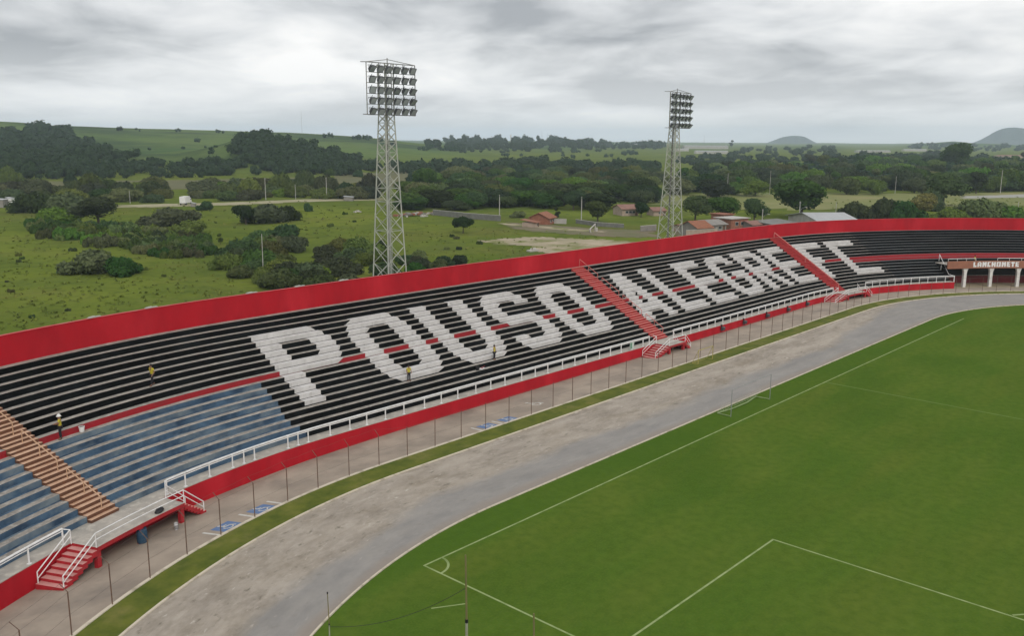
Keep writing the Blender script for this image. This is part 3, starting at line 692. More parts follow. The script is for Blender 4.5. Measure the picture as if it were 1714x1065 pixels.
# snack bar let into the far end
mb = MB(); FZ0, FZ1 = 2.9, 4.12
strip(mb, UB-1.0, UE, 55.0, FZ0, 55.0, FZ1, 0, 70); strip(mb, UB-1.0, UE, 55.0, FZ1, 55.25, FZ1, 0, 74); strip(mb, UB-1.0, UE, 55.25, FZ1, 55.25, FZ0+.4, 0, 76)
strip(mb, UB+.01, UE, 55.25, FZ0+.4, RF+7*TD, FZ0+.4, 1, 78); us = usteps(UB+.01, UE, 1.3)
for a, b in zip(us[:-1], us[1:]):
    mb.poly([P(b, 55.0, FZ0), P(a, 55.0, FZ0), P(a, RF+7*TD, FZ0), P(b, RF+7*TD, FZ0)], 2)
mb.poly([P(UB-1.0, 55.0, FZ0), P(UB-1.0, 55.0, FZ1), P(UB-1.0, 55.25, FZ1), P(UB-1.0, 55.25, FZ0)], 0); strip(mb, UB-1.0, UB+.01, 55.25, FZ0, 55.0, FZ0, 0, 90)
fas = sbuild(mb, 'fascia', [m_terra, m_conc, m_dark], 'terracotta fascia of the snack bar')
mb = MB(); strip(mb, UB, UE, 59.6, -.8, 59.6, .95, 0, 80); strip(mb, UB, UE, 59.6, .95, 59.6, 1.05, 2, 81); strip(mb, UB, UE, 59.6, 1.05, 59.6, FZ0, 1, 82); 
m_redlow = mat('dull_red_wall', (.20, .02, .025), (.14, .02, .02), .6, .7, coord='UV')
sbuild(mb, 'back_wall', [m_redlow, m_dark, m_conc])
mb = MB(); strip(mb, UB, UE, 54.33, -.29, 59.7, -.27, 0, 86); m_floor = mat('snack_bar_floor', (.40, .33, .22), (.30, .25, .18), .4, .85, coord='UV'); sbuild(mb, 'floor', m_floor)
for k in range(10):
    u = 122.35+4.6*k; pb = MB(); c = P(u, 55.45, 0)
    prof = [(.24, -.5), (.24, 2.1), (.25, 2.25), (.42, 2.75), (.46, 2.9)]
    h = heading(u)
    for (s0, z0), (s1, z1) in zip(prof[:-1], prof[1:]):
        A = []
        for s_, z_ in ((s0, z0), (s1, z1)):
            wy = .24
            A.append([(c[0]+x*math.cos(h)-y*math.sin(h), c[1]+x*math.sin(h)+y*math.cos(h), z_+c[2]) for x, y in ((-s_, -wy), (s_, -wy), (s_, wy), (-s_, wy))])
        for j in range(4): jj = (j+1) % 4; pb.poly([A[0][j], A[0][jj], A[1][jj], A[1][j]], 0)
    sbuild(pb, 'column', m_colwhite)
# LANCHONETE, heavy block capitals
GL = {'L': ['1100', '1100', '1100', '1100', '1111', '1111'], 'A': ['01110', '11011', '11011', '11111', '11011', '11011'], 'N': ['11011', '11111', '11111', '11111', '11011', '11011'],
      'C': ['1111', '1100', '1100', '1100', '1111', '1111'], 'H': ['11011', '11011', '11111', '11111', '11011', '11011'], 'O': ['11111', '11011', '11011', '11011', '11011', '11111'],
      'E': ['1111', '1100', '1111', '1100', '1111', '1111'], 'T': ['1111', '1111', '0110', '0110', '0110', '0110']}
mb = MB(); word = 'LANCHONETE'; tot = sum(len(GL[c][0])+1 for c in word)-1; uL_, uR_ = 123.45, 131.3; cw = (uR_-uL_)/tot; ch_ = .84/6; x = 0
for c in word:
    g = GL[c]
    for yi, rw in enumerate(g):
        for xi, b in enumerate(rw):
            if b == '1':
                a0 = uL_+(x+xi)*cw; zt = 3.96-yi*ch_
                mb.poly([P(a0, 54.985, zt-ch_), P(a0+cw, 54.985, zt-ch_), P(a0+cw, 54.985, zt), P(a0, 54.985, zt)], 0, [(a0, 1), (a0+cw, 1), (a0+cw, 2), (a0, 2)])
    x += len(g[0])+1
q = mb.build('lettering', m_whitesteel, label='white capitals reading LANCHONETE'); q.parent = fas
for a, b in ((UB-.95, 123.9), (127.7, 170)):
    rb = MB(); us = usteps(a, b, 1)
    rb.tube([P(u, 55.12, FZ1+.42) for u in us], .045, 6)
    for u in usteps(a, b, 2.1): rb.bar(P(u, 55.12, FZ1-.02), P(u, 55.12, FZ1+.42), .035, 6)
    sbuild(rb, 'top_rail', m_whitesteel)
rb = MB(); a = P(UB-.06, 54.45, ZW+.98); b = P(UB-.06, 54.45+1.4, ZW+1.05); c = P(UB+1.1, RF+7*TD, rowz(8)+.8)
rb.tube([a, b, c], .05, 6); rb.bar(P(UB-.06, 54.45, ZW), a, .04, 6); rb.bar(P(UB-.06, RF+3.5*TD, rowz(3)), P(UB-.06, RF+3.5*TD, rowz(4)+.8), .04, 6); rb.bar(P(UB+1.1, RF+7*TD, rowz(7)), c, .04, 6)
sbuild(rb, 'end_rail', m_whitesteel)

# ------------------------------------------------------------------ small things on and before the stand
for j, u in enumerate((59.5, 65.2, 71.6, 77.9, 84.0)):
    t = empty('floodlight', P(u, RW-.02, .42), heading(u), ['first small black floodlight on the front wall beyond the middle landing', 'second small black floodlight on the front wall below the letter L', 'third small black floodlight on the front wall below the letter E', 'fourth small black floodlight on the front wall below the letter G', 'last small black floodlight on the front wall before the far landing'][j], 'floodlight', 'black floodlights along the red front wall')
    b = MB(); b.hexa([(-.24, -.42, -.22), (.24, -.42, -.22), (.24, -.12, -.30), (-.24, -.12, -.30), (-.26, -.46, .16), (.26, -.46, .16), (.26, -.10, .22), (-.26, -.10, .22)]); b.build('housing', m_lampbody, t)
    b = MB(); b.box((0, -.06, .1), (.08, .14, .62)); b.box((0, 0, .42), (.3, .1, .06)); b.build('bracket', m_blackpl, t)
t = empty('notice_board', P(40.1, 54.36, ZW), heading(39), 'small pale green and white notice board tied to the white railing', 'notice board')
b = MB(); b.box((0, 0, .5), (.75, .03, .72)); b.build('panel', mat('board_white', (.55, .62, .57), (.42, .5, .45), 3), t)
b = MB(); b.box((-.18, -.02, .5), (.3, .012, .66)); b.build('green_field', mat('board_green', (.12, .25, .17), rough=.6), t)
# wheelchair bays painted on the pavement
m_bay = mat('bay_blue', (.10, .17, .33), (.16, .21, .31), 2.0, .85, coord='World', lo=.45, hi=.7); m_bayw = mat('bay_white', (.55, .54, .50), (.33, .30, .27), 2.4, .85, coord='World', lo=.5, hi=.75)
def bay(u, label, blue=True, r=48.98, sc=1.0, stripes=(True, True)):
    SLP = -zwall(u)/(54.32-RV-.1)
    t = empty('wheelchair_bay', G(u, r, zpave(u, r)), heading(u), label, 'bay marking', 'wheelchair bays painted on the pavement')
    def zz(y, k=0): return -SLP*y+.006+k*.004
    if blue:
        b = MB(); b.poly([(-.75*sc, -.62, zz(-.62)), (.75*sc, -.62, zz(-.62)), (.75*sc, .62, zz(.62)), (-.75*sc, .62, zz(.62))]); b.build('blue_field', m_bay, t)
    b = MB()
    def ln(x0, y0, x1, y1, wd=.13):
        d = Vector((x1-x0, y1-y0)).normalized(); n = Vector((-d.y, d.x))*wd/2
        b.poly([(x0-n.x, y0-n.y, zz(y0-n.y, 1)), (x1-n.x, y1-n.y, zz(y1-n.y, 1)), (x1+n.x, y1+n.y, zz(y1+n.y, 1)), (x0+n.x, y0+n.y, zz(y0+n.y, 1))])
    k = 1 if blue else 1.5
    for i in range(12):
        a0, a1 = R(150+i*20), R(150+(i+1)*20); ln(.0+.30*k*math.cos(a0), -.15*k+.28*k*math.sin(a0), .30*k*math.cos(a1), -.15*k+.28*k*math.sin(a1), .09*k)
    ln(-.1*k, .38*k, -.05*k, 0, .12*k); ln(-.05*k, .02, .32*k, .0, .1*k); ln(.3*k, .02, .45*k, -.36*k, .1*k); ln(-.08*k, .25*k, .22*k, .22*k, .08*k)
    for i in range(8): a0, a1 = R(i*45), R(i*45+45); ln(-.12*k+.07*k*math.cos(a0), .5*k+.07*k*math.sin(a0), -.12*k+.07*k*math.cos(a1), .5*k+.07*k*math.sin(a1), .1*k)
    b.build('wheelchair_symbol', m_bayw, t)
    for s, on in zip((-1, 1), stripes):
        if on: b = MB(); x = s*1.22*sc; b.poly([(x-.09, -.66, zz(-.66)), (x+.09, -.66, zz(-.66)), (x+.09, .75, zz(.75)), (x-.09, .75, zz(.75))]); b.build('stripe', m_bayw, t)
bay(-15.5, 'blue wheelchair bay nearest the long landing', stripes=(True, False)); bay(-12.1, 'second blue wheelchair bay just right of the one nearest the long landing', stripes=(True, True))
bay(11.6, 'left one of the two faded blue wheelchair bays below the letters O and U', stripes=(True, False)); bay(14.1, 'right one of the two faded blue wheelchair bays below the letters O and U', stripes=(True, False))
bay(19.4, 'large worn white wheelchair symbol without a blue field on the pavement', blue=False, r=50.6, stripes=(False, False))
# things under and on the near landing
m_blueb = mat('blue_plastic', (.02, .055, .10), (.03, .07, .12), 3, .45)
t = empty('barrel', G(-19.0, 52.6, zpave(-19, 52.6)), 0, 'dark blue plastic barrel under the long landing', 'barrel')
b = MB(); b.lathe([(.0, 0), (.27, 0), (.30, .06), (.31, .28), (.325, .3), (.31, .32), (.31, .58), (.325, .6), (.31, .62), (.30, .86), (.26, .9)], n=20); b.build('drum', m_blueb, t)
b = MB(); b.lathe([(.28, .885), (.28, .93), (0, .93)], n=20); b.build('lid', m_blueb, t)
m_silver = mat('tin', (.45, .46, .47), (.3, .3, .32), 4, .3, metal=.6)
for j, (u, r) in enumerate(((-16.75, 52.0), (-16.5, 52.25))):
    t = empty('paint_can', G(u, r, zpave(u, r)), 0, ['silver paint can on the pavement under the right end of the long landing', 'second paint can close behind the silver one under the long landing'][j], 'paint can', 'paint cans under the long landing')
    b = MB(); b.lathe([(0, 0), (.13, 0), (.13, .02), (.125, .03), (.125, .27), (.135, .28), (.135, .3), (.11, .3)], n=16); b.build('can', m_silver, t)
    b = MB(); b.lathe([(.11, .295), (0, .295)], n=16, mi=0); b.tube([(.13*math.cos(a), .02, .24+.13*math.sin(a)) for a in np.linspace(0, math.pi, 9)], .006, 4); b.build('lid_and_handle', m_whitesteel, t)
t = empty('canvas_bag', P(-17.3, 52.75, ZW), .4, 'dark crumpled bag lying on the edge of the long landing', 'bag')
b = MB(); b.lathe([(0, 0), (.26, 0), (.30, .07), (.26, .16), (.14, .2), (.06, .19), (0, .17)], n=14)
b.v = [(x*1.3+.03*math.sin(9*y), y*.8+.03*math.sin(11*x), z*(1+.2*math.sin(7*x+3*y))) for x, y, z in b.v]; b.build('body', m_blackpl, t); b = MB(); b.tube([(-.2, 0, .16), (-.1, .05, .27), (.08, .05, .28), (.2, 0, .16)], .018, 5); b.build('handle', m_blackpl, t)
def bucket(loc, label, body, rim):
    t = empty('paint_bucket', loc, .3, label, 'bucket')
    b = MB(); b.lathe([(0, 0), (.15, 0), (.185, .34), (.2, .345), (.2, .37), (.17, .37)], n=16); b.build('pail', body, t)
    b = MB(); b.lathe([(.17, .33), (0, .33)], n=16); b.build('paint', rim, t)
    b = MB(); b.tube([(.19*math.cos(a), .03, .34+.17*math.sin(a)) for a in np.linspace(0, math.pi, 9)], .008, 4); b.build('handle', m_wire, t)
bucket(P(-15.55, rowr(10)-.3, rowz(9)), 'pale paint bucket standing before the red riser near the worker in the white helmet', m_whitesteel, m_blackpl)
bucket(P(18.7, rowr(3)+.3, rowz(3)), 'black paint bucket on a low black row between the two lower workers', m_blackpl, m_blackpl)
t = empty('paint_tray', P(19.3, rowr(3)+.3, rowz(3)), .2, 'white paint tray beside the black bucket on a low black row', 'tray')
b = MB(); b.hexa([(-.3, -.14, 0), (.3, -.14, 0), (.3, .14, 0), (-.3, .14, 0), (-.34, -.17, .09), (.34, -.17, .09), (.34, .17, .09), (-.34, .17, .09)]); b.build('tray', m_whitesteel, t); b = MB(); b.bar((.1, 0, .1), (.55, .05, .2), .02, 5); b.bar((.0, -.1, .12), (.0, .1, .12), .04, 8); b.build('roller', m_redstep, t)

# ------------------------------------------------------------------ perimeter fence: bent posts and a few wires on the kerb
fe = empty('perimeter_fence', G(20, RV, 0), 0, 'rusty wire fence of thin bent posts between the pavement and the grass verge', 'fence'); FPv = Vector(fe.location)
fu = [-49.0, -45.4, -41.8, -38.0, -34.26, -30.43, -26.99, -23.64, -20.23, -17.0, -13.67, -10.34, -7.21, -3.94, -.74, 2.08, 4.9, 7.73, 10.53, 13.35, 16.22, 19.14, 21.89, 24.66, 27.44, 30.24, 32.99, 35.91, 38.59, 41.37, 44.15, 46.9, 49.75, 52.55, 55.31]
while fu[-1] < 165: fu.append(fu[-1]+2.82)
FH = 2.35; tips = []
for j, u in enumerate(fu):
    lean = (RNG.random()-.5)*.10; b = MB(); base = Vector(G(u, RV, .0)); topp = Vector(G(u+lean, RV+lean*.6, FH)); tip = Vector(G(u+lean, RV+.42, FH+.36))
    b.bar(base-Vector((0, 0, .2)), topp, .03, 6)
    if u < 1: b.bar(topp, tip, .02, 6)
    else: tip = topp
    tips.append((topp, tip)); q = b.build('post', m_rust); q.parent = fe; q.matrix_parent_inverse = Matrix.Translation(-FPv)
b = MB()
for (a, ta), (c, tc2) in zip(tips[:-1], tips[1:]):
    for fr in (.02, .5, .98):
        pa, pc = Vector((a.x, a.y, FH*fr)), Vector((c.x, c.y, FH*fr)); mid = (pa+pc)/2-Vector((0, 0, .04)); b.tube([pa, mid, pc], .006, 3)
    b.tube([ta, (ta+tc2)/2-Vector((0, 0, .05)), tc2], .006, 3)
q = b.build('wire', m_wire); q.parent = fe; q.matrix_parent_inverse = Matrix.Translation(-FPv)

# yellow training goal behind the fence gap
m_yel = mat('yellow_steel', (.42, .36, .10), (.3, .25, .08), 4, .6)
t = empty('training_goal', G(43.3, 47.0, .05), heading(43), 'small yellow steel training goal frame on the grass verge by the middle landing', 'goal')
b = MB(); b.bar((-1.5, 0, 0), (-1.5, 0, 1.5), .035, 6); b.build('post', m_yel, t); b = MB(); b.bar((1.5, 0, 0), (1.5, 0, 1.5), .035, 6); b.build('post', m_yel, t)
b = MB(); b.bar((-1.5, 0, 1.5), (1.5, 0, 1.5), .035, 6); b.build('crossbar', m_yel, t)
b = MB(); b.bar((-1.5, .7, 0), (1.5, .7, 0), .025, 5); b.bar((-1.5, 0, 0), (-1.5, .7, 0), .025, 5); b.bar((1.5, 0, 0), (1.5, .7, 0), .025, 5); b.bar((-1.5, 0, 1.5), (-1.5, .7, 0), .025, 5); b.bar((1.5, 0, 1.5), (1.5, .7, 0), .025, 5); b.build('stay', m_yel, t)
# full-size goal parked beside the touchline
m_goalgrey = mat('goal_steel', (.20, .215, .21), (.28, .29, .28), 3, .55); m_palebar = mat('goal_base_bar', (.25, .32, .15), (.17, .24, .09), 2, .8)
t = empty('goal', (40.15, 1.15, 0), 0, 'portable football goal with grey posts parked beside the touchline', 'goal')
for s in (-1, 1): b = MB(); b.bar((s*3.6, 0, 0), (s*3.6, 0, 2.44), .032, 8); b.build('post', m_goalgrey, t)
b = MB(); b.bar((-3.6, 0, 2.44), (3.6, 0, 2.44), .028, 8); b.build('crossbar', m_goalgrey, t)
b = MB(); b.tube([(-3.6, 0, .06), (-3.55, 1.35, .06)], .05, 6); b.tube([(3.6, 0, .06), (3.5, 1.35, .06)], .05, 6); b.tube([(-3.55, 1.35, .06), (-1.5, 1.02, .07), (1.2, 1.0, .07), (3.5, 1.35, .06)], .06, 6); b.build('base_bar', m_palebar, t)
b = MB(); L_ = []
for s in np.linspace(-3.55, 3.55, 24): L_.append([(s, 1.3, .1), (s, 1.15, .45), (s, .9, .8)])
for k in range(3): b.tube([l[k] for l in L_], .007, 3)
for l in L_: b.tube(l, .007, 3)
b.build('net', m_net, t)
# tall slack-net posts behind the goal line in the foreground
m_wood = mat('weathered_pole', (.20, .17, .07), (.13, .12, .05), 2, .85, stretch=(1, 1, .4))
m_palepole = mat('pale_pole', (.33, .33, .27), (.24, .24, .17), 2, .8)
def pole_top(base, py):                          # height at which a vertical above base shows on pixel row py
    lo, hi = 0, 70
    for _ in range(40):
        mid = (lo+hi)/2; v = np.array([base[0], base[1], mid])-CAM; y = IH/2-FPX*(v@_u)/(v@_f)
        lo, hi = (mid, hi) if y > py else (lo, mid)
    return lo
pb_ = [(gp(552, 1085), 993, .03), (gp(781, 1120), 930, .06), (gp(893, 1135), 1028, .06)]
plabels = ['thin dark-topped pole on the grass at the bend of the kerb', 'tall weathered pole crossing the goal line near the corner arc', 'short dark pole stub right of the tall weathered pole']
for (base, py, rad), lab in zip(pb_, plabels):
    hgt = pole_top(base, py); t = empty('pole', (base[0], base[1], 0), 0, lab, 'pole')
    b = MB(); b.bar((0, 0, -.3), (.02, .0, hgt*.42), rad*1.15, 8, r2=rad); b.build('base', m_palepole, t)
    b = MB(); b.bar((.02, 0, hgt*.42), (0, .02, hgt), rad*.85, 8, r2=rad*.6); b.build('shaft', m_wood, t)
    b = MB(); b.bar((.02, 0, hgt*.41), (.02, 0, hgt*.44), rad*1.25, 8); (b.bar((0, .02, hgt-.06), (0, .02, hgt+.02), rad*1.1, 8) if rad < .05 else None); b.build('collar', m_blackpl, t)
p0, p1 = pb_[0][0], pb_[1][0]
za_ = pole_top(p0, 1050); zb_ = pole_top(p1, 985); b = MB()
b.tube([(p0[0]+(p1[0]-p0[0])*s, p0[1]+(p1[1]-p0[1])*s, za_+(zb_-za_)*s-.55*4*s*(1-s)) for s in np.linspace(0, 1, 20)], .012, 4)
b.build('cable', m_blackpl, None, 'thin dark cable sagging between the two left foreground poles', 'cable')
b = MB(); line(b, (-2.9, -3.75), (-1.3, -4.75), .09); b.build('chalk_line', m_line, kind='structure')

# ------------------------------------------------------------------ floodlight towers
def zat(c, py): return pole_top(c, py)
def tower(px, r, pyref, wref, pyplat, pytop, wplat, label, turn=0.0, fw=7.3, seed=0):
    # find u whose column is px at that radius
    us = np.linspace(-20, 120, 3000); best = min(us, key=lambda u: abs((lambda v: IW/2+FPX*(v@_r)/(v@_f))(np.array(G(u, r, 3))-CAM)-px))
    c = np.array(G(best, r, -.75)); D = np.linalg.norm(c-CAM); mpp = D/FPX
    t = empty('floodlight_tower', (c[0], c[1], -.75), 0, label, 'floodlight tower', 'lattice floodlight towers behind the stand')
    z1, z2, zt = zat(c, pyref)+.75, zat(c, pyplat)+.75, zat(c, pytop)+.75
    va = math.atan2(c[1]-CAM[1], c[0]-CAM[0]); k = abs(math.sin(va))+abs(math.cos(va))
    w1, w2 = wref*mpp/k/2, wplat*mpp/k/2
    hw = lambda z: max(w2, w1+(w2-w1)*(z-z1)/(z2-z1)) if z < z2 else w2
    cs = ((-1, -1), (1, -1), (1, 1), (-1, 1))
    for sx, sy in cs:
        b = MB(); zz = [0, z1*.5, z1, (z1+z2)/2, z2, zt]
        for a, bb in zip(zz[:-1], zz[1:]): b.bar((sx*hw(a), sy*hw(a), a), (sx*hw(bb), sy*hw(bb), bb), .075, 6)
        b.build('leg', m_galv, t)
    b = MB(); z = 0.0
    while z < z2-.4:
        h = max(.95, hw(z)*1.5); zn = min(z+h, z2)
        for j in range(4):
            (ax, ay), (bx, by) = cs[j], cs[(j+1) % 4]; wa, wb = hw(z), hw(zn)
            b.bar((ax*wa, ay*wa, z), (bx*wb, by*wb, zn), .042, 4); b.bar((bx*wa, by*wa, z), (ax*wb, ay*wb, zn), .042, 4); 
            if int(z*3) % 2 == 0: b.bar((ax*wb, ay*wb, zn), (bx*wb, by*wb, zn), .032, 4)
        z = zn
    b.build('bracing', m_galv, t)
    b = MB(); b.bar((hw(0)*.35, hw(0)*.5, 0), (w2*.3, w2*.5, z2), .13, 6); b.build('cable_duct', m_galvd, t)
    b = MB()
    for s in (-.2, .2): b.bar((s, -hw(0)*.2, 0), (s, -w2*.3, zt), .03, 4)
    for q in np.arange(.4, zt, .45): f = q/zt; y = -hw(0)*.2*(1-f)-w2*.3*f; b.bar((-.2, y, q), (.2, y, q), .018, 4)
    b.build('ladder', m_galv, t)
    ct, st_ = math.cos(turn), math.sin(turn)
    rt = lambda x, y, z: (x*ct-y*st_, x*st_+y*ct, z)
    b = MB(); H = zt-z2; yf = -w2-.35
    for i in range(5): zz = z2-.05+H*.205*i; b.bar(rt(-fw/2, yf, zz), rt(fw/2, yf, zz), .032, 6)
    for s in np.linspace(-fw/2, fw/2, 5): b.bar(rt(s, yf, z2), rt(s, yf, zt), .05, 6); b.bar(rt(s, yf, z2), rt(s, yf+.7, z2), .035, 5)
    b.bar(rt(-fw/2, yf, zt), rt(fw/2, yf, zt), .05, 6); b.bar(rt(-fw/2, yf, zt), rt(-fw/2, yf+.9, zt+.05), .04, 5); b.bar(rt(fw/2, yf, zt), rt(0, yf+.6, zt+.45), .035, 5); b.bar(rt(-fw/2, yf, zt), rt(0, yf+.6, zt+.45), .035, 5); b.bar(rt(0, yf+.6, zt-1), rt(0, yf+.6, zt+.6), .05, 5)
    b.bar(rt(-fw/2, yf+.7, z2), rt(fw/2, yf+.7, z2), .035, 5)
    b.build('lamp_frame', m_galvd, t)
    rg = np.random.default_rng(seed)
    for i in range(5):
        for j in range(6):
            x = -fw/2+.55+(fw-1.1)*j/5; zz = z2+H*(.07+.205*i); ti = R(38+rg.normal()*5); tu = rg.normal()*.12
            f = Vector((math.sin(tu)*math.cos(ti), -math.cos(tu)*math.cos(ti), -math.sin(ti))); rr_ = Vector((math.cos(tu), math.sin(tu), 0)); up = rr_.cross(f)
            o_ = Vector((x, yf-.22, zz)); b = MB()
            def pt(a, c_, d): q = o_+rr_*a+up*c_+f*d; return rt(*q)
            W, Hh = .34, .37
            fr = [pt(-W, -Hh, .22), pt(W, -Hh, .22), pt(W, Hh, .22), pt(-W, Hh, .22)]; bk = [pt(-W*.72, -Hh*.66, -.18), pt(W*.72, -Hh*.66, -.18), pt(W*.72, Hh*.66, -.18), pt(-W*.72, Hh*.66, -.18)]
            for n_ in range(4): m_ = (n_+1) % 4; b.poly([bk[n_], bk[m_], fr[m_], fr[n_]], 0)
            b.poly(bk[::-1], 0); gl = [pt(-W*.9, -Hh*.9, .20), pt(W*.9, -Hh*.9, .20), pt(W*.9, Hh*.9, .20), pt(-W*.9, Hh*.9, .20)]; b.poly(gl, 1); 
            b.bar(pt(-W-.05, 0, 0), pt(-W-.05, -.1, -.3), .025, 4); b.bar(pt(W+.05, 0, 0), pt(W+.05, -.1, -.3), .025, 4); b.bar(pt(-W-.05, -.1, -.3), pt(W+.05, -.1, -.3), .025, 4); b.bar(pt(0, -.1, -.3), pt(0, -.4, -.25), .03, 4)
            b.build('floodlight', [m_lampbody, m_glass], t)
    return t
tower(655, 74, 458, 53, 192, 107, 24, 'taller looking steel lattice floodlight tower behind the words POUSO', 0.0, 6.5, 1)
tower(1119, 74, 400, 40, 214, 155, 15, 'farther steel lattice floodlight tower behind the word ALEGRE', 0.14, 7.4, 2)

# ------------------------------------------------------------------ vegetation
def foliage(name, c1, c2, c3, rand=1.0):
    m = mat(name, c1, c2, .55, .9, coord='Object', lo=.36, hi=.64, col3=c3, scale3=1.9, lo3=.5, hi3=.75, rand=rand, spec=.05)
    t = m.node_tree; b = t.nodes['Principled BSDF']; o = [n for n in t.nodes if n.type == 'OUTPUT_MATERIAL'][0]
    tr = t.nodes.new('ShaderNodeBsdfTranslucent'); mx = t.nodes.new('ShaderNodeMixShader'); mx.inputs[0].default_value = .3
    t.links.new(b.inputs['Base Color'].links[0].from_socket, tr.inputs[0]); t.links.new(b.outputs[0], mx.inputs[1]); t.links.new(tr.outputs[0], mx.inputs[2]); t.links.new(mx.outputs[0], o.inputs[0])
    return m
f_dark = foliage('dark_foliage', (.028, .062, .016), (.050, .094, .023), (.078, .125, .032))
f_mid = foliage('green_foliage', (.062, .11, .022), (.10, .16, .035), (.14, .20, .05))
f_olive = foliage('olive_foliage', (.072, .096, .026), (.112, .135, .042), (.15, .165, .06))
f_grey = foliage('greyish_foliage', (.050, .078, .030), (.080, .11, .044), (.105, .135, .055))
f_yel = foliage('yellow_blossom_foliage', (.24, .22, .07), (.12, .13, .04), (.42, .38, .17), .1)
f_far = foliage('far_foliage', (.016, .046, .017), (.032, .072, .026), (.054, .10, .036), .6)
m_bark = mat('bark', (.10, .08, .06), (.06, .05, .04), 4, .9)
def leaf_cloud(rg, blobs, n, size, up=.35):
    w_ = np.array([b[3]**2 for b in blobs]); idx = rg.choice(len(blobs), n, p=w_/w_.sum())
    B = np.array(blobs)[idx]
    d = rg.normal(size=(n, 3)); d[:, 2] += up; d /= np.linalg.norm(d, axis=1)[:, None]
    rad = B[:, 3]*(.72+.36*rg.random(n)**.7)
    pos = B[:, :3]+d*rad[:, None]*np.stack([np.ones(n), np.ones(n), B[:, 4]], 1)
    nr = d+np.array([0, 0, .25])+rg.normal(size=(n, 3))*.5; nr /= np.linalg.norm(nr, axis=1)[:, None]
    t1 = np.cross(nr, rg.normal(size=(n, 3))); t1 /= np.linalg.norm(t1, axis=1)[:, None]; t2 = np.cross(nr, t1)
    s = size*(.55+.9*rg.random(n))[:, None]
    a = pos-t1*s*.5-t2*s*.28; b = pos+t1*s*.5-t2*s*.22; c = pos+t1*s*.35+t2*s*.42; e_ = pos-t1*s*.4+t2*s*.34
    return np.stack([a, b, c, e_], 1).reshape(-1, 3)
def blobcore(mb, blobs, k=.74, n=7):
    for x, y, z, r, fz in blobs:
        prof = [(math.sin(math.pi*i/4)*r*k, z-math.cos(math.pi*i/4)*r*k*fz) for i in range(5)]
        mb.lathe(prof, (x, y, 0), n)
def tree_blobs(rg, kind):
    if kind == 'spread':                         # wide flat crown on a short trunk; unit: crown about 10 m across
        bl = [(rg.uniform(-3.1, 3.1), rg.uniform(-3.1, 3.1), rg.uniform(3.6, 4.9), rg.uniform(1.2, 2.1), .75) for _ in range(11)]; bl.append((0, 0, 4.4, 2.6, .7)); th, cr = 3.4, 1
    elif kind == 'round':
        bl = [(rg.uniform(-2.3, 2.3), rg.uniform(-2.3, 2.3), rg.uniform(3.2, 7.2), rg.uniform(1.3, 2.2), .9) for _ in range(11)]; bl.append((0, 0, 5.2, 2.9, 1)); th, cr = 4.0, 1
    elif kind == 'tall':
        bl = [(rg.uniform(-1.7, 1.7), rg.uniform(-1.7, 1.7), 3.5+7*rg.random(), rg.uniform(1.0, 1.8), .95) for _ in range(13)]; th, cr = 6, 1
    elif kind == 'bush':
        bl = [(rg.uniform(-3.3, 3.3), rg.uniform(-3.0, 3.0), rg.uniform(.4, 1.9), rg.uniform(1.0, 1.9), .85) for _ in range(12)]; bl.append((0, 0, 1.3, 2.6, .75)); th, cr = 1.0, 1
    else:                                        # low scrub
        bl = [(rg.uniform(-3.6, 3.6), rg.uniform(-3.0, 3.0), rg.uniform(.1, .7), rg.uniform(.7, 1.4), .7) for _ in range(12)]; th, cr = .5, 1
    return bl, th
def np_mesh(name, V, m, extra=None):
    mb = MB()
    if extra: extra(mb)
    v = mb.v+[tuple(p) for p in V.tolist()]; n0 = len(mb.v)
    f = mb.f+[(n0+4*i, n0+4*i+1, n0+4*i+2, n0+4*i+3) for i in range(len(V)//4)]
    me = bpy.data.meshes.new(name); me.from_pydata(v, [], f); me.materials.append(m); me.update(); return me
TREES = {}
def tree_proto(kind, mname, mt, seed, n=1300, size=.44):
    rg = np.random.default_rng(seed); bl, th = tree_blobs(rg, kind)
    V = leaf_cloud(rg, bl, n, size)
    crown = np_mesh('crown', V, mt, lambda mb: blobcore(mb, bl))
    b = MB(); tops = [bl[i] for i in rg.choice(len(bl), min(5, len(bl)), replace=False)]
    b.bar((0, 0, -.4), (.1, .05, th*.6), .26, 7, r2=.19)
    for x, y, z, r, fz in tops: b.bar((.1, .05, th*.55), (x*.8, y*.8, z), .15, 5, r2=.05)
    trunk = b.mesh('trunk', m_bark)
    TREES[(kind, mname, seed)] = (crown, trunk); return crown, trunk
PROTO = {}
for kind in ('spread', 'round', 'tall', 'bush', 'scrub'):
    for mname, mt in (('dark', f_dark), ('mid', f_mid), ('olive', f_olive), ('grey', f_grey)):
        PROTO[(kind, mname)] = [tree_proto(kind, mname, mt, 11+17*s+hash(kind) % 7*0+len(kind)*31, 3000 if kind != 'scrub' else 1800) for s in range(2)]
DIM = {'spread': (10.4, 6.2), 'round': (8.0, 8.6), 'tall': (6.0, 11.5), 'bush': (9.0, 3.4), 'scrub': (8.8, 1.6)}
TREE_RNG = np.random.default_rng(5)
def plant(kind, mname, pos, width, height, label, cat='tree', group=None, name=None, proto=None):
    cr, tk = (proto or PROTO[(kind, mname)][int(TREE_RNG.integers(2))])
    t = empty(name or {'spread': 'broad_tree', 'round': 'round_tree', 'tall': 'tall_tree', 'bush': 'bush', 'scrub': 'low_shrub'}[kind], tuple(pos), TREE_RNG.uniform(0, 6.28), label, cat, group)
    W, H = DIM[kind]; t.scale = (width/W, width/W, height/H)
    c = bpy.data.objects.new('crown', cr); COL.objects.link(c); c.parent = t
    if kind != 'scrub': k = bpy.data.objects.new('trunk', tk); COL.objects.link(k); k.parent = t
    return t
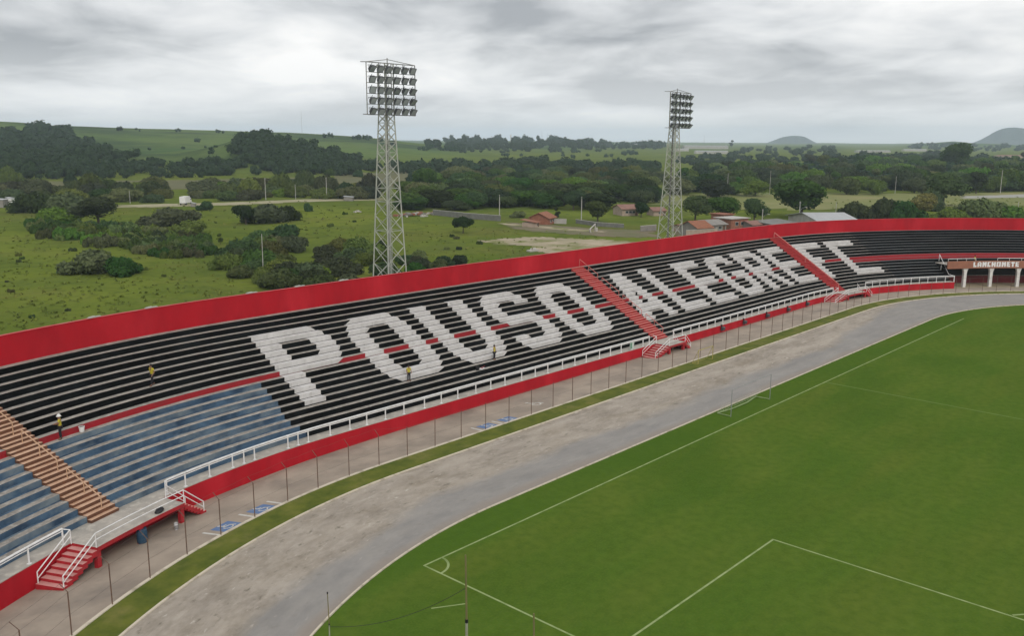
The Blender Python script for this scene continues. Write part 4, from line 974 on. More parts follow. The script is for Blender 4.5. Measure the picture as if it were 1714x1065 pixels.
def plant_px(kind, mname, px, py, wpx, hpx, label, cat=None, group=None, proto=None):   # base pixel, size in pixels
    h, m = hitw(px, py)
    if h is None: return None
    return plant(kind, mname, h, wpx*m, hpx*m, label, cat or ('tree' if kind in ('spread', 'round', 'tall') else 'bush'), group, proto=proto)
# trees and bushes one can tell apart
plant_px('spread', 'dark', 775, 391, 42, 27, 'lone flat-topped dark tree standing in the green meadow behind the stand')
plant_px('round', 'dark', 166, 378, 74, 45, 'big dark dense tree at the left of the meadow, beside paler bushes')
plant_px('bush', 'grey', 118, 360, 85, 33, 'wide grey-green bushy crown directly left of the big dark tree')
plant_px('bush', 'dark', 62, 356, 75, 28, 'dark bush nearest the white sheds at the left edge')
plant_px('bush', 'mid', 95, 376, 70, 26, 'bright green rounded bush before the dark bushes at the left')
plant_px('bush', 'grey', 155, 458, 92, 35, 'left half of the dark twin bush alone in the yellow-green field')
plant_px('bush', 'dark', 205, 461, 66, 28, 'right half of the dark twin bush alone in the yellow-green field')
plant_px('round', 'dark', 412, 376, 42, 32, 'dark upright tree at the left end of the hedge in mid meadow')
plant_px('bush', 'grey', 445, 374, 80, 30, 'grey-green hedge-like bush in mid meadow right of the dark upright tree')
plant_px('bush', 'dark', 478, 370, 50, 24, 'dark bush at the right end of the mid-meadow hedge')
plant_px('bush', 'grey', 285, 378, 92, 28, 'wide grey bush left of centre in the meadow')
plant_px('bush', 'olive', 318, 392, 60, 22, 'olive bush at the right foot of the wide grey bush')
plant_px('bush', 'dark', 515, 354, 18, 14, 'small dark round bush alone below the dirt road')
plant_px('bush', 'dark', 478, 400, 66, 24, 'dark low bush before the mid-meadow hedge')
plant_px('tall', 'mid', 369, 410, 9, 18, 'thin green sapling standing in the open meadow')
plant_px('bush', 'dark', 345, 352, 30, 14, 'dark bush close behind the white truck on the dirt road')
plant_px('round', 'dark', 1340, 366, 96, 62, 'largest dark tree, towering behind the grey-roofed shed')
plant_px('round', 'dark', 1215, 372, 62, 42, 'dark tree between the far floodlight tower and the light poles')
plant_px('round', 'dark', 1163, 372, 56, 44, 'dark tree right beside the far floodlight tower')
plant_px('round', 'dark', 1262, 375, 46, 42, 'narrower dark tree just left of the largest one')
plant_px('round', 'dark', 1578, 345, 68, 52, 'dark red-tinged tree standing out of the pale field at the right')
plant_px('bush', 'mid', 1555, 352, 60, 30, 'green bush at the foot of the red-tinged tree')
plant_px('bush', 'mid', 1640, 366, 80, 28, 'bright green bush above the red parapet at the right')
plant_px('bush', 'mid', 1592, 372, 62, 20, 'low rounded light green bush touching the parapet at the right')
plant_px('bush', 'dark', 1482, 370, 60, 34, 'dark bush behind the parapet right of the grey-roofed shed')
plant_px('bush', 'grey', 1430, 368, 52, 28, 'grey-green bush beside the end of the grey-roofed shed')
plant_px('bush', 'dark', 1515, 372, 60, 32, 'dark bush before the yellow-flowering tree')
plant_px('bush', 'mid', 1690, 368, 70, 20, 'low green bush at the right edge above the parapet')
yl = tree_proto('round', 'yellow', f_yel, 91, 3000)
plant_px('round', 'yel', 1546, 362, 46, 34, 'yellow-flowering tree behind the parapet at the right', proto=yl)
plant_px('round', 'mid', 1000, 372, 44, 36, 'round green tree behind the low grey wall beside the tiled house')
plant_px('round', 'dark', 1073, 364, 26, 26, 'small dark tree right of the tiled house')
plant_px('round', 'dark', 960, 352, 44, 34, 'dark tree left of the round green tree')
plant_px('tall', 'dark', 932, 370, 12, 24, 'thin dark tree beside the brick ruin')
plant_px('bush', 'olive', 868, 364, 34, 10, 'olive bush left of the brick ruin')
plant_px('bush', 'mid', 893, 378, 14, 8, 'tiny green bush at the foot of the brick ruin')
plant_px('round', 'dark', 1600, 288, 46, 44, 'tall tree rising above the wood at the far right')
plant_px('spread', 'dark', 712, 330, 46, 46, 'tall dark tree at the left end of the wood')
plant_px('bush', 'dark', 640, 420, 20, 18, 'small dark bush behind the near floodlight tower')
plant_px('bush', 'grey', 620, 325, 44, 34, 'grey-green tree left of the near tower beside the road')
rg = np.random.default_rng(21)
def inpoly(x, y, poly):
    c = False; j = len(poly)-1
    for i in range(len(poly)):
        (xi, yi), (xj, yj) = poly[i], poly[j]
        if (yi > y) != (yj > y) and x < (xj-xi)*(y-yi)/(yj-yi)+xi: c = not c
        j = i
    return c
def sample(poly, n, rg, mind=0):
    xs = [p[0] for p in poly]; ys = [p[1] for p in poly]; out_ = []; tries = 0
    while len(out_) < n and tries < n*60:
        tries += 1; x, y = rg.uniform(min(xs), max(xs)), rg.uniform(min(ys), max(ys))
        if not inpoly(x, y, poly): continue
        if mind and any(abs(x-a)+2.2*abs(y-b) < mind for a, b in out_): continue
        out_.append((x, y))
    return out_
def wood_tree(kd, mn, px, py, wpx, hpx, label, group):    # crown reaching down among its neighbours
    h, m = hitw(px, py); sink = {'round': .22, 'spread': .34, 'tall': .15}[kd]
    H = hpx*m/(1-sink); return plant(kd, mn, (h[0], h[1], h[2]-sink*H), wpx*m, H, label, 'tree', group)
for x, y in sample([(-20, 316), (200, 312), (420, 310), (640, 312), (640, 330), (420, 334), (200, 337), (-20, 336)], 44, rg, 20):
    s = rg.uniform(.7, 1.3); plant_px('bush', rg.choice(['olive', 'olive', 'grey', 'mid', 'dark']), x, y+4, 50*s, 17*s, 'olive scrub bush in the overgrown strip beyond the dirt road', group='scrub beyond the dirt road')
for x, y in sample([(660, 322), (760, 312), (900, 318), (1100, 322), (1090, 344), (900, 350), (680, 350)], 46, rg, 16):
    s = rg.uniform(.75, 1.25); wood_tree(rg.choice(['round', 'spread']), rg.choice(['dark', 'dark', 'mid', 'olive']), x, y+3, 50*s, 24*s, 'dark tree in the near belt of trees between the two floodlight towers', group='near tree belt between the towers')
for px, py, w_, h_, mn in ((470, 325, 52, 30, 'olive'), (510, 322, 40, 32, 'grey'), (545, 326, 46, 28, 'mid'), (420, 330, 50, 28, 'olive'), (380, 332, 44, 22, 'grey'), (250, 330, 54, 22, 'olive'), (205, 334, 50, 24, 'dark'), (150, 322, 44, 26, 'mid'), (160, 335, 70, 24, 'grey'), (580, 328, 38, 20, 'dark'), (118, 308, 20, 14, 'dark'), (15, 306, 36, 22, 'mid'), (600, 296, 22, 10, 'dark'), (553, 294, 22, 10, 'dark')):
    plant_px('bush', mn, px, py, w_, h_*1.1, 'rounded bush along the far side of the dirt road', group='bushes along the dirt road')
# the thicket behind the left half of the stand
for x, y in sample([(372, 425), (420, 402), (470, 412), (560, 408), (640, 412), (652, 470), (560, 482), (500, 488), (440, 470), (385, 455)], 34, rg, 16):
    mn = rg.choice(['grey', 'olive', 'olive', 'dark', 'mid', 'grey']); s = rg.uniform(.8, 1.35)
    plant_px('bush', mn, x, y+8, 56*s, 24*s, 'bush in the dense thicket behind the wall below the near floodlight tower', group='bushes of the thicket')
for x, y in sample([(660, 445), (700, 432), (790, 436), (795, 448), (740, 456), (690, 462)], 8, rg, 14):
    plant_px('bush', rg.choice(['olive', 'dark', 'grey']), x, y+4, 40, 17, 'low bush right of the near floodlight tower just behind the parapet', group='bushes right of the near tower')
for x, y in sample([(60, 372), (200, 382), (330, 392), (350, 430), (250, 425), (150, 405), (70, 392)], 82, rg, 9):
    mn = rg.choice(['mid', 'mid', 'mid', 'olive', 'dark']); s = rg.uniform(.7, 1.3)
    plant_px('scrub', mn, x, y+5, 42*s, 15*s, 'low green shrub in the scrub belt of the left meadow', 'shrub', 'shrubs of the left meadow')
for x, y in sample([(0, 410), (120, 400), (330, 440), (360, 475), (200, 520), (0, 545)], 15, rg, 10)+sample([(510, 360), (640, 350), (640, 400), (540, 400)], 4, rg, 10)+sample([(690, 395), (800, 395), (900, 430), (720, 430)], 5, rg, 10):
    s = rg.uniform(.4, 1.0); plant_px('scrub', rg.choice(['mid', 'dark', 'olive']), x, y, 15*s, 7*s, 'small tussocky shrub in the open meadow', 'shrub', 'small shrubs dotted over the meadow')
# trees of the wood to the right, each by itself
wood = [(1130, 302), (1180, 290), (1300, 281), (1400, 277), (1500, 272), (1714, 276), (1760, 300), (1760, 322), (1600, 322), (1400, 323), (1250, 326), (1130, 330)]
pts = sorted(sample(wood, 150, rg, 11), key=lambda p: p[1])
for x, y in pts:
    kd = rg.choice(['round', 'spread', 'round', 'spread', 'tall']); mn = rg.choice(['dark', 'dark', 'mid', 'grey', 'olive', 'mid']); s = rg.uniform(.8, 1.3); dsc = .45+.55*(y-262)/60
    wood_tree(kd, mn, x, y+3, (24 if kd == 'tall' else 48)*s*dsc, (27 if kd == 'tall' else 22)*s*dsc+3, 'broadleaf tree crowded in the wide wood beyond the pale field at the right', group='trees of the right-hand wood')
for px, py, w_, h_ in ((735, 348, 60, 36), (780, 345, 60, 36), (830, 347, 52, 34), (872, 345, 58, 32), (915, 346, 50, 34), (690, 352, 50, 26), (760, 352, 46, 20), (945, 335, 60, 34), (990, 336, 66, 36), (1035, 336, 60, 34), (1070, 338, 50, 34), (1000, 350, 70, 32)):
    wood_tree('round', 'dark', px, py, w_*1.25, h_*.85, 'dark tree in the row along the near edge of the wood behind the village', group='trees along the near edge of the wood')
wood2 = [(680, 296), (720, 286), (800, 288), (900, 285), (1000, 290), (1110, 296), (1110, 322), (1000, 326), (850, 322), (690, 306)]
for x, y in sorted(sample(wood2, 75, rg, 12), key=lambda p: p[1]):
    kd = rg.choice(['round', 'spread', 'spread']); mn = rg.choice(['dark', 'dark', 'mid', 'olive']); s = rg.uniform(.8, 1.3); dsc = .5+.5*(y-275)/50
    wood_tree(kd, mn, x, y+3, 46*s*dsc, 20*s*dsc+2, 'broadleaf tree in the wood between the two floodlight towers', group='trees of the middle wood')
# far woods read as masses: every crown a clump of leaves, one object
def woods(name, polys, seed):
    rg = np.random.default_rng(seed); VV = []; core = MB()
    for poly, n, wp, hp in polys:
        for x, y in sample(poly, n, rg):
            h, m = hitw(x, y)
            if h is None: continue
            s = rg.uniform(.7, 1.35); rw_, rh = wp*m*s/2, hp*m*s
            k = int(rg.integers(2, 4)); bl = [(h[0]+rg.normal()*rw_*.5, h[1]+rg.normal()*rw_*.5, h[2]+rh*(.45+.3*rg.random()), rw_*rg.uniform(.6, .9), min(1.2, rh/(rw_*2)+.3)) for _ in range(k)]
            VV.append(leaf_cloud(rg, bl, 60, rw_*.42)); blobcore(core, bl, .8, 6)
    V = np.concatenate(VV)
    me = np_mesh(name, V, f_far, lambda mb: (mb.v.extend(core.v), mb.f.extend(core.f)))
    o = bpy.data.objects.new(name, me); COL.objects.link(o); return tag(o, kind='stuff')
woods('far_wood', [
 ([(-20, 242), (20, 230), (45, 234), (60, 222), (100, 225), (125, 236), (155, 248), (185, 260), (225, 268), (160, 277), (185, 291), (100, 300), (-20, 302)], 320, 17, 12),
 ([(-20, 280), (180, 280), (300, 276), (400, 272), (620, 278), (625, 288), (400, 297), (250, 299), (-20, 302)], 190, 16, 9),
 ([(394, 265), (396, 240), (425, 228), (470, 236), (520, 250), (560, 262), (600, 274), (640, 288), (560, 296), (440, 285)], 320, 15, 12),
 ([(640, 286), (690, 279), (800, 280), (900, 276), (1110, 282), (1110, 292), (900, 288), (700, 296)], 160, 19, 10),
 ([(690, 245), (790, 239), (880, 236), (930, 238), (1000, 243), (1110, 245), (1110, 250), (960, 251), (880, 250), (800, 252), (720, 247)], 210, 11, 7),
 ([(730, 243), (760, 240), (870, 237), (935, 238.5)], 14, 9, 13),
 ([(1130, 266), (1270, 262), (1390, 258), (1420, 262), (1404, 272), (1130, 280)], 80, 12, 6), ([(1235, 250), (1390, 247), (1400, 256), (1235, 260)], 34, 8, 4),
 ([(1404, 266), (1560, 264), (1600, 268), (1714, 270), (1760, 277), (1404, 278)], 90, 15, 7),
 ([(1520, 245), (1640, 241), (1714, 247), (1714, 254), (1520, 254)], 60, 7, 3.5), ([(700, 250), (900, 250), (1000, 252), (1000, 256), (800, 258)], 30, 8, 4),
], 3)
woods('wood_understorey', [([(1130, 300), (1180, 288), (1300, 281), (1500, 276), (1714, 280), (1760, 300), (1760, 318), (1600, 319), (1400, 320), (1250, 322), (1130, 326)], 200, 22, 10), ([(680, 292), (720, 282), (800, 284), (900, 281), (1000, 288), (1110, 294), (1110, 318), (1000, 324), (850, 320), (690, 306)], 90, 22, 9), ([(700, 335), (960, 328), (1090, 330), (1080, 338), (950, 342), (700, 348)], 60, 24, 9)], 4)
o = woods('far_hedgerows', [([(540, 229), (640, 236), (640, 238), (540, 231)], 12, 7, 6), ([(640, 240), (700, 246), (800, 254), (690, 252)], 14, 9, 5), ([(190, 217.5), (400, 222), (400, 224), (190, 219.5)], 7, 6, 4), ([(840, 262), (1000, 252), (1090, 262), (900, 268)], 16, 9, 5), ([(300, 240), (392, 232), (392, 262), (230, 256)], 8, 7, 4)], 9)
plant_px('round', 'dark', 202, 219.5, 10, 6, 'single small tree on the bare skyline of the left hill')
plant_px('tall', 'dark', 1224, 247, 9, 12, 'pair of dark treetops standing on the far right skyline')

# rough grass of the meadow: tussocks in one mass
rg = np.random.default_rng(33); VV = []
for poly, n, s in (([(-60, 400), (150, 392), (330, 430), (420, 500), (250, 530), (-60, 580)], 700, .4), ([(500, 352), (640, 350), (800, 380), (950, 385), (1040, 400), (800, 440), (690, 440), (560, 410)], 300, .4), ([(0, 340), (600, 338), (600, 400), (0, 410)], 350, .6), ([(1380, 335), (1714, 328), (1714, 366), (1400, 366)], 200, .6)):
    for x, y in sample(poly, n, rg):
        h = gp(x, y, -.75); h[2] = terr1(h[0], h[1]); 
        VV.append(leaf_cloud(rg, [(h[0], h[1], h[2]+.05, s*rg.uniform(.4, 1.0), .45)], 7, s*.8, .9))
o = bpy.data.objects.new('meadow_grass', np_mesh('meadow_grass', np.concatenate(VV), mat('tussock', (.145, .182, .031), (.11, .145, .027), .12, .95, coord='World', col3=(.19, .19, .05), scale3=.05, spec=.1))); COL.objects.link(o); tag(o, kind='stuff')

# ------------------------------------------------------------------ village, road and poles behind the stand
m_tile = mat('orange_tile', (.30, .12, .065), (.20, .085, .05), .8, .85, stretch=(1, 6, 1)); m_tile2 = mat('faded_tile', (.27, .15, .115), (.20, .11, .09), .8, .85)
m_brick = mat('red_brick', (.30, .13, .08), (.22, .09, .06), 1.4, .9); m_plaster = mat('grey_plaster', (.27, .25, .23), (.20, .19, .175), .6, .9); m_pale = mat('pale_render', (.48, .46, .43), (.36, .34, .32), .5, .9)
m_cream = mat('cream_render', (.42, .33, .27), (.32, .25, .2), .6, .9); m_tin = mat('tin_roof', (.40, .41, .42), (.32, .33, .34), .5, .5, stretch=(4, .4, 1)); m_winglass = mat('window_glass', (.03, .04, .045), rough=.15); m_door = mat('door_wood', (.12, .07, .045), rough=.7)
m_conpole = mat('concrete_pole', (.46, .45, .42), (.36, .35, .33), 1, .85)
def house(px, py, wpx, hpx, depth, rz, wall, roof, label, kind='gable', windows=2, door=True, roofh=.35, over=.45):
    h, m = hitw(px, py); w_, hh = wpx*m, hpx*m; t = empty('house', tuple(h), rz, label, 'house'); hw = hh*(1-roofh)
    b = MB(); b.box((0, 0, hw/2-.25), (w_, depth, hw+.5)); 
    if kind == 'gable':
        for s in (-1, 1): b.poly([(s*w_/2, -depth/2, hw), (s*w_/2, depth/2, hw), (s*w_/2, 0, hh-.06)][::s])
    b.build('wall', wall, t)
    b = MB(); o_ = over
    if kind == 'gable':
        dz = (hh-hw)/(depth/2)*o_
        for s in (-1, 1):
            p0 = [(-w_/2-o_, s*(depth/2+o_), hw-dz), (w_/2+o_, s*(depth/2+o_), hw-dz), (w_/2+o_, 0, hh), (-w_/2-o_, 0, hh)]
            b.hexa([p0[i] if s < 0 else p0[[1, 0, 3, 2][i]] for i in range(4)]+[(x, y, z+.14) for x, y, z in ([p0[i] if s < 0 else p0[[1, 0, 3, 2][i]] for i in range(4)])])
    elif kind == 'lean':
        b.hexa([(-w_/2-o_, -depth/2-o_, hw), (w_/2+o_, -depth/2-o_, hw), (w_/2+o_, depth/2+o_, hh), (-w_/2-o_, depth/2+o_, hh)]+[(-w_/2-o_, -depth/2-o_, hw+.12), (w_/2+o_, -depth/2-o_, hw+.12), (w_/2+o_, depth/2+o_, hh+.12), (-w_/2-o_, depth/2+o_, hh+.12)])
    else: b.box((0, 0, hw+.1), (w_+2*o_, depth+2*o_, .2))
    b.build('roof', roof, t)
    for k in range(windows):
        x = w_*(-.32+.64*(k+.5)/max(1, windows)); f = MB(); f.box((x, -depth/2-.02, hw*.55), (min(1.3, w_*.2), .06, min(1.1, hw*.4))); fo = f.build('window', m_pale, t)
        g = MB(); g.box((x, -depth/2-.055, hw*.55), (min(1.1, w_*.17), .03, min(.9, hw*.32))); g.build('pane', m_winglass, fo)
    if door: d = MB(); d.box((w_*.38, -depth/2-.02, min(1.0, hw*.42)), (.85, .06, min(2.0, hw*.84))); d.build('door', m_door, t)
    return t
house(1047, 360, 29, 17, 7, -.5, m_cream, m_tile2, 'house with a faded red tiled roof among trees left of the far floodlight tower', windows=3)
house(1098, 361, 22, 13, 5, -.5, m_cream, m_tile2, 'low house with a faded tiled roof partly behind the far floodlight tower', windows=1)
house(908, 375, 34, 19, 6, .35, m_brick, m_tile, 'small red brick house with an orange tiled roof before the wood', windows=2, roofh=.42)
house(888, 380, 16, 12, 4, .35, m_cream, m_brick, 'half-built pale brick shack leaning against the red brick house', 'lean', 1)
house(1164, 394, 31, 23, 7, -.3, m_plaster, m_tile, 'grey house with an orange hipped roof just right of the far floodlight tower', windows=2, roofh=.4)
house(1185, 386, 40, 17, 7, -.3, m_plaster, m_plaster, 'dull house with a grey roof behind the orange-roofed grey house', windows=2)
house(1224, 383, 40, 19, 6, -.25, m_brick, m_pale, 'brick house with a thin white flat roof behind the parapet', 'flat', 2, roofh=.1)
house(1208, 378, 22, 20, 5, -.25, m_brick, m_brick, 'unfinished brick upper storey behind the flat-roofed brick house', 'flat', 1, roofh=.08)
house(1142, 388, 18, 12, 5, -.3, m_cream, m_tile, 'tiny cream house with an orange roof directly right of the far floodlight tower', windows=1)
house(1256, 384, 24, 13, 5, -.25, m_plaster, m_tile2, 'small grey house with a faded tiled roof right of the flat-roofed brick house', windows=1)
house(1300, 383, 62, 12, 8, -.2, m_plaster, m_galvd, 'long low shed with a dark roof left of the grey-roofed shed', 'lean', 2)
house(1376, 378, 60, 20, 24, -.75, m_pale, m_tin, 'large shed with a wide pale grey metal gable roof rising over the parapet', windows=2, roofh=.45, over=.8)
def wall_px(pts, hgt, thick, m, label):
    W = [hit(x, y) for x, y in pts]; t = empty('wall', tuple(W[0]), 0, label, 'wall'); o_ = W[0]
    for a, c in zip(W[:-1], W[1:]):
        b = MB(); d = c-a; L = np.hypot(d[0], d[1]); rz = math.atan2(d[1], d[0]); mid = (a+c)/2-o_
        b.box((mid[0], mid[1], mid[2]+hgt/2-.2), (L, thick, hgt+.4), rz); b.build('panel', m, t)
        b = MB(); b.box((mid[0], mid[1], mid[2]+hgt+.05), (L, thick+.1, .1), rz); b.build('coping', m_pale, t)
    return t
m_block = mat('grey_block', (.19, .19, .175), (.13, .13, .12), .8, .9)
wall_px([(725, 360), (775, 366), (838, 371)], 1.7, .2, m_block, 'long grey block wall curving behind the meadow before the wood')
wall_px([(913, 374), (948, 375)], 1.4, .2, m_pale, 'short pale wall beside the red brick house')
wall_px([(964, 374), (1000, 379), (1044, 382)], 1.1, .2, m_block, 'low grey wall with a pale top left of the far floodlight tower')
wall_px([(1148, 398), (1200, 395)], 1.8, .2, m_cream, 'cream yard wall behind the parapet right of the far floodlight tower')
wall_px([(1072, 388), (1098, 386)], 1.5, .25, m_plaster, 'stained grey yard wall left of the far floodlight tower')
# rubble and scrap by the end of the block wall
rg = np.random.default_rng(44); h0, m0 = hitw(695, 361); t = empty('scrap_heap', tuple(h0), 0, 'heap of bricks and scrap at the left end of the grey block wall', 'scrap heap')
for k, (mt, n) in enumerate(((m_brick, 34), (m_pale, 22), (m_plaster, 26), (m_galvd, 18))):
    b = MB()
    for _ in range(n):
        x, y = rg.normal()*5.5, rg.normal()*1.6; s = rg.uniform(.25, .95)
        b.box((x*.8+.3*y, y+.75*x*.4*0, s*.35+rg.uniform(0, .8)*math.exp(-abs(x)/6)), (s*rg.uniform(.8, 2), s, s*.7), rg.uniform(0, 3))
    b.build('rubble', mt, t)
def canopy(px, py, wpx, label):
    h, m = hitw(px, py); w_ = wpx*m; t = empty('canopy', tuple(h), .1, label, 'canopy')
    b = MB(); b.hexa([(-w_/2, -1.6, 1.7), (w_/2, -1.6, 1.7), (w_/2, 1.6, 2.3), (-w_/2, 1.6, 2.3), (-w_/2, -1.6, 1.78), (w_/2, -1.6, 1.78), (w_/2, 1.6, 2.38), (-w_/2, 1.6, 2.38)]); b.build('roof', m_pale, t)
    for x in (-w_/2+.2, w_/2-.2):
        for y in (-1.4, 1.4): b = MB(); b.bar((x, y, -.3), (x, y, 1.8+(y+1.4)*.18), .07, 5); b.build('leg', m_wood, t)
canopy(759, 351, 28, 'low pale open canopy behind the grey block wall'); canopy(668, 349, 18, 'small white canopy right beside the near floodlight tower')
def debris(px, py, wpx, label, kind=0):
    h, m = hitw(px, py); w_ = wpx*m; t = empty('pale_slab', tuple(h), rg.uniform(-.3, .3), label, 'slab'); b = MB()
    b.box((0, 0, .2), (w_, 1.2, .35)); b.box((w_*.2, .6, .5), (w_*.5, .7, .3), .3); b.build('slabs', m_pale, t)
    b = MB(); b.bar((-w_*.3, -.3, 0), (w_*.1, .2, 1.0), .08, 5); b.build('beam', m_wood, t)
debris(710, 363, 14, 'white slab lying in the grass right of the scrap heap'); debris(598, 356, 12, 'pale pile in the meadow left of the near floodlight tower'); debris(892, 422, 20, 'pale slab lying just behind the parapet below the sandy patch')
h, m = hitw(993, 389); t = empty('broken_swing', tuple(h), .2, 'white broken frame standing in the grass by the sandy patch', 'frame')
b = MB(); b.bar((-2.2, 0, .9), (1.2, 0, 2.1), .16, 6); b.build('beam', m_pale, t)
for x, z in ((-2.1, .9), (1.0, 2.0)): b = MB(); b.bar((x-.3, -.5, 0), (x, 0, z), .12, 5); b.bar((x+.5, .4, 0), (x, 0, z), .1, 5); b.build('leg', m_pale, t)
b = MB(); b.box((2.3, .1, .5), (.9, .5, 1.0), .4); b.build('block', m_pale, t)
def upole(px, py, ytop, label, arm=True, lamp=False, lean=0):
    h, m = hitw(px, py); hh = (py-ytop)*m; t = empty('utility_pole', tuple(h), .7, label, 'utility pole', 'pale poles behind the stand')
    b = MB(); k_ = .5 if lean else (.75 if not arm else 1); b.bar((0, 0, -.4), (lean*hh, 0, hh), .16*k_, 7, r2=.10*k_); b.build('shaft', m_conpole, t)
    if arm: b = MB(); b.bar((-.9, 0, hh-.5), (.9, 0, hh-.5), .06, 4); b.bar((-.8, 0, hh-.5), (-.8, 0, hh-.2), .05, 4); b.bar((.8, 0, hh-.5), (.8, 0, hh-.2), .05, 4); b.build('crossarm', m_galvd, t)
    if lamp:
        b = MB(); b.tube([(0, 0, hh*.55), (-1.2, -.4, hh*.72), (-2.6, -.9, hh*.78)], .05, 5); b.box((-2.9, -1.0, hh*.785), (.8, .3, .16), .3); b.build('street_lamp', m_galv, t)
for a in ((836, 368, 327, 'pale utility pole at the right end of the grey block wall'), (973, 372, 330, 'pale utility pole beside the low grey wall'), (1217, 329, 292, 'pale pole at the edge of the field right of the far floodlight tower', False), (1288, 326, 288, 'pale pole behind the largest dark tree', False),
          (1275, 384, 352, 'utility pole with a street lamp right of the flat-roofed brick house', True, True), (1337, 376, 340, 'utility pole with a street lamp left of the grey-roofed shed', True, True), (1398, 368, 341, 'thin pale pole behind the grey-roofed shed', False),
          (1498, 324, 298, 'pale pole at the near edge of the right-hand wood', False), (1674, 324, 290, 'tall pale pole at the right edge of the photo', True), (1639, 366, 342, 'thin pole behind the parapet among bright bushes at the right', False), (1702, 366, 342, 'thin pole behind the parapet at the far right', False),
          (441, 466, 395, 'thin leaning pole in the thicket behind the wall', False, False, .03), (445, 335, 300, 'pale pole beside the dirt road left of the near tower', True), (547, 334, 298, 'second pale pole beside the dirt road nearer the near tower', True), (218, 341, 322, 'short pole by the dirt road at the left', False), (495, 334, 310, 'thin pole between the two pale poles by the dirt road', False)):
    upole(*a)
# dirt road, sandy ground, a dry field
m_dirt = mat('dirt_road_surface', (.36, .32, .22), (.24, .23, .12), .12, .95, coord='World'); m_sand = mat('sandy_ground', (.40, .33, .24), (.27, .24, .15), .10, .95, coord='World', col3=(.16, .17, .05), scale3=.14, lo3=.5, hi3=.62)
m_field = mat('dry_field', (.125, .115, .045), (.09, .095, .035), .05, .95, coord='World'); m_bright = mat('pale_meadow', (.175, .185, .05), (.13, .155, .038), .05, .95, coord='World', col3=(.24, .22, .09), scale3=.02)
def patch(name, poly, m, lift=.05, sub=10, follow=True):
    # filled outline laid on the land, subdivided so that it follows the ground
    W = [hit(x, y) for x, y in poly]; b = MB(); P_ = np.array(W); c = P_.mean(0)
    n = 6; ringpts = []
    D = []
    for a, d in zip(P_, np.roll(P_, -1, 0)):
        for s in np.linspace(0, 1, sub, endpoint=False): D.append(a+(d-a)*s)
    D = np.array(D); j = 1+.06*np.sin(np.arange(len(D))*2.1)+.05*np.sin(np.arange(len(D))*.83+1); D = c+(D-c)*j[:, None]
    prev = None
    for k in np.linspace(0, 1, n+1):
        rgp = [(*(c+(d-c)*k)[:2], 0) for d in D]; rgp = [(x, y, terr1(x, y)+lift) for x, y, _ in rgp]
        if prev is not None:
            for i in range(len(D)):
                q = (i+1) % len(D); b.poly([prev[i], prev[q], rgp[q], rgp[i]] if k > 1/n+.01 else [prev[0], rgp[q], rgp[i]])
        prev = rgp
    for i, f in enumerate(b.f): pass
    me_ = b.build(name, m, kind='structure'); 
    bm_fix(me_); return me_
import bmesh
def bm_fix(o):
    bm = bmesh.new(); bm.from_mesh(o.data); bmesh.ops.remove_doubles(bm, verts=bm.verts, dist=.001); bmesh.ops.recalc_face_normals(bm, faces=bm.faces)
    if sum(f.normal.z for f in bm.faces) < 0: bmesh.ops.reverse_faces(bm, faces=bm.faces)
    bm.to_mesh(o.data); bm.free()
patch('dirt_road', [(196, 344), (260, 342), (330, 341), (420, 338), (520, 334), (640, 332), (640, 335.5), (520, 338), (420, 342.5), (330, 346), (200, 348)], m_dirt, .07, 12)
patch('sandy_ground', [(805, 404), (850, 400), (900, 397), (950, 400), (1010, 402), (1070, 406), (1060, 416), (985, 424), (905, 424), (885, 412), (830, 410)], m_sand, .06)
patch('dirt_track', [(838, 374), (900, 378), (960, 384), (1010, 388), (1010, 390), (950, 387), (890, 381), (838, 377)], m_sand, .08)
m_earth = mat('bare_earth', (.17, .135, .085), (.11, .115, .045), .09, .95, coord='World')
patch('bare_earth', [(850, 373), (930, 378), (1000, 384), (1095, 386), (1100, 398), (1040, 398), (960, 393), (890, 388), (850, 381)], m_earth, .055)
patch('bare_earth', [(1130, 388), (1260, 380), (1290, 386), (1200, 398), (1130, 400)], m_earth, .055)
patch('dry_field', [(-60, 306), (150, 303), (330, 301), (480, 298), (560, 302), (560, 310), (430, 316), (200, 318), (-60, 318)], m_field, .06)
patch('dry_field', [(560, 290), (700, 286), (708, 304), (640, 316), (560, 312)], m_field, .06)
patch('dry_field', [(740, 298), (880, 296), (900, 304), (760, 306)], m_field, .06)
patch('pale_meadow', [(1000, 326), (1130, 325), (1300, 323), (1500, 324), (1714, 322), (1780, 322), (1780, 345), (1600, 346), (1400, 352), (1250, 350), (1100, 342)], m_bright, .05)
m_road = mat('gravel_road', (.36, .35, .32), (.28, .28, .25), .2, .9, coord='World'); patch('gravel_road', [(1610, 329), (1714, 325.5), (1780, 325), (1780, 330), (1714, 331), (1615, 333)], m_road, .09)
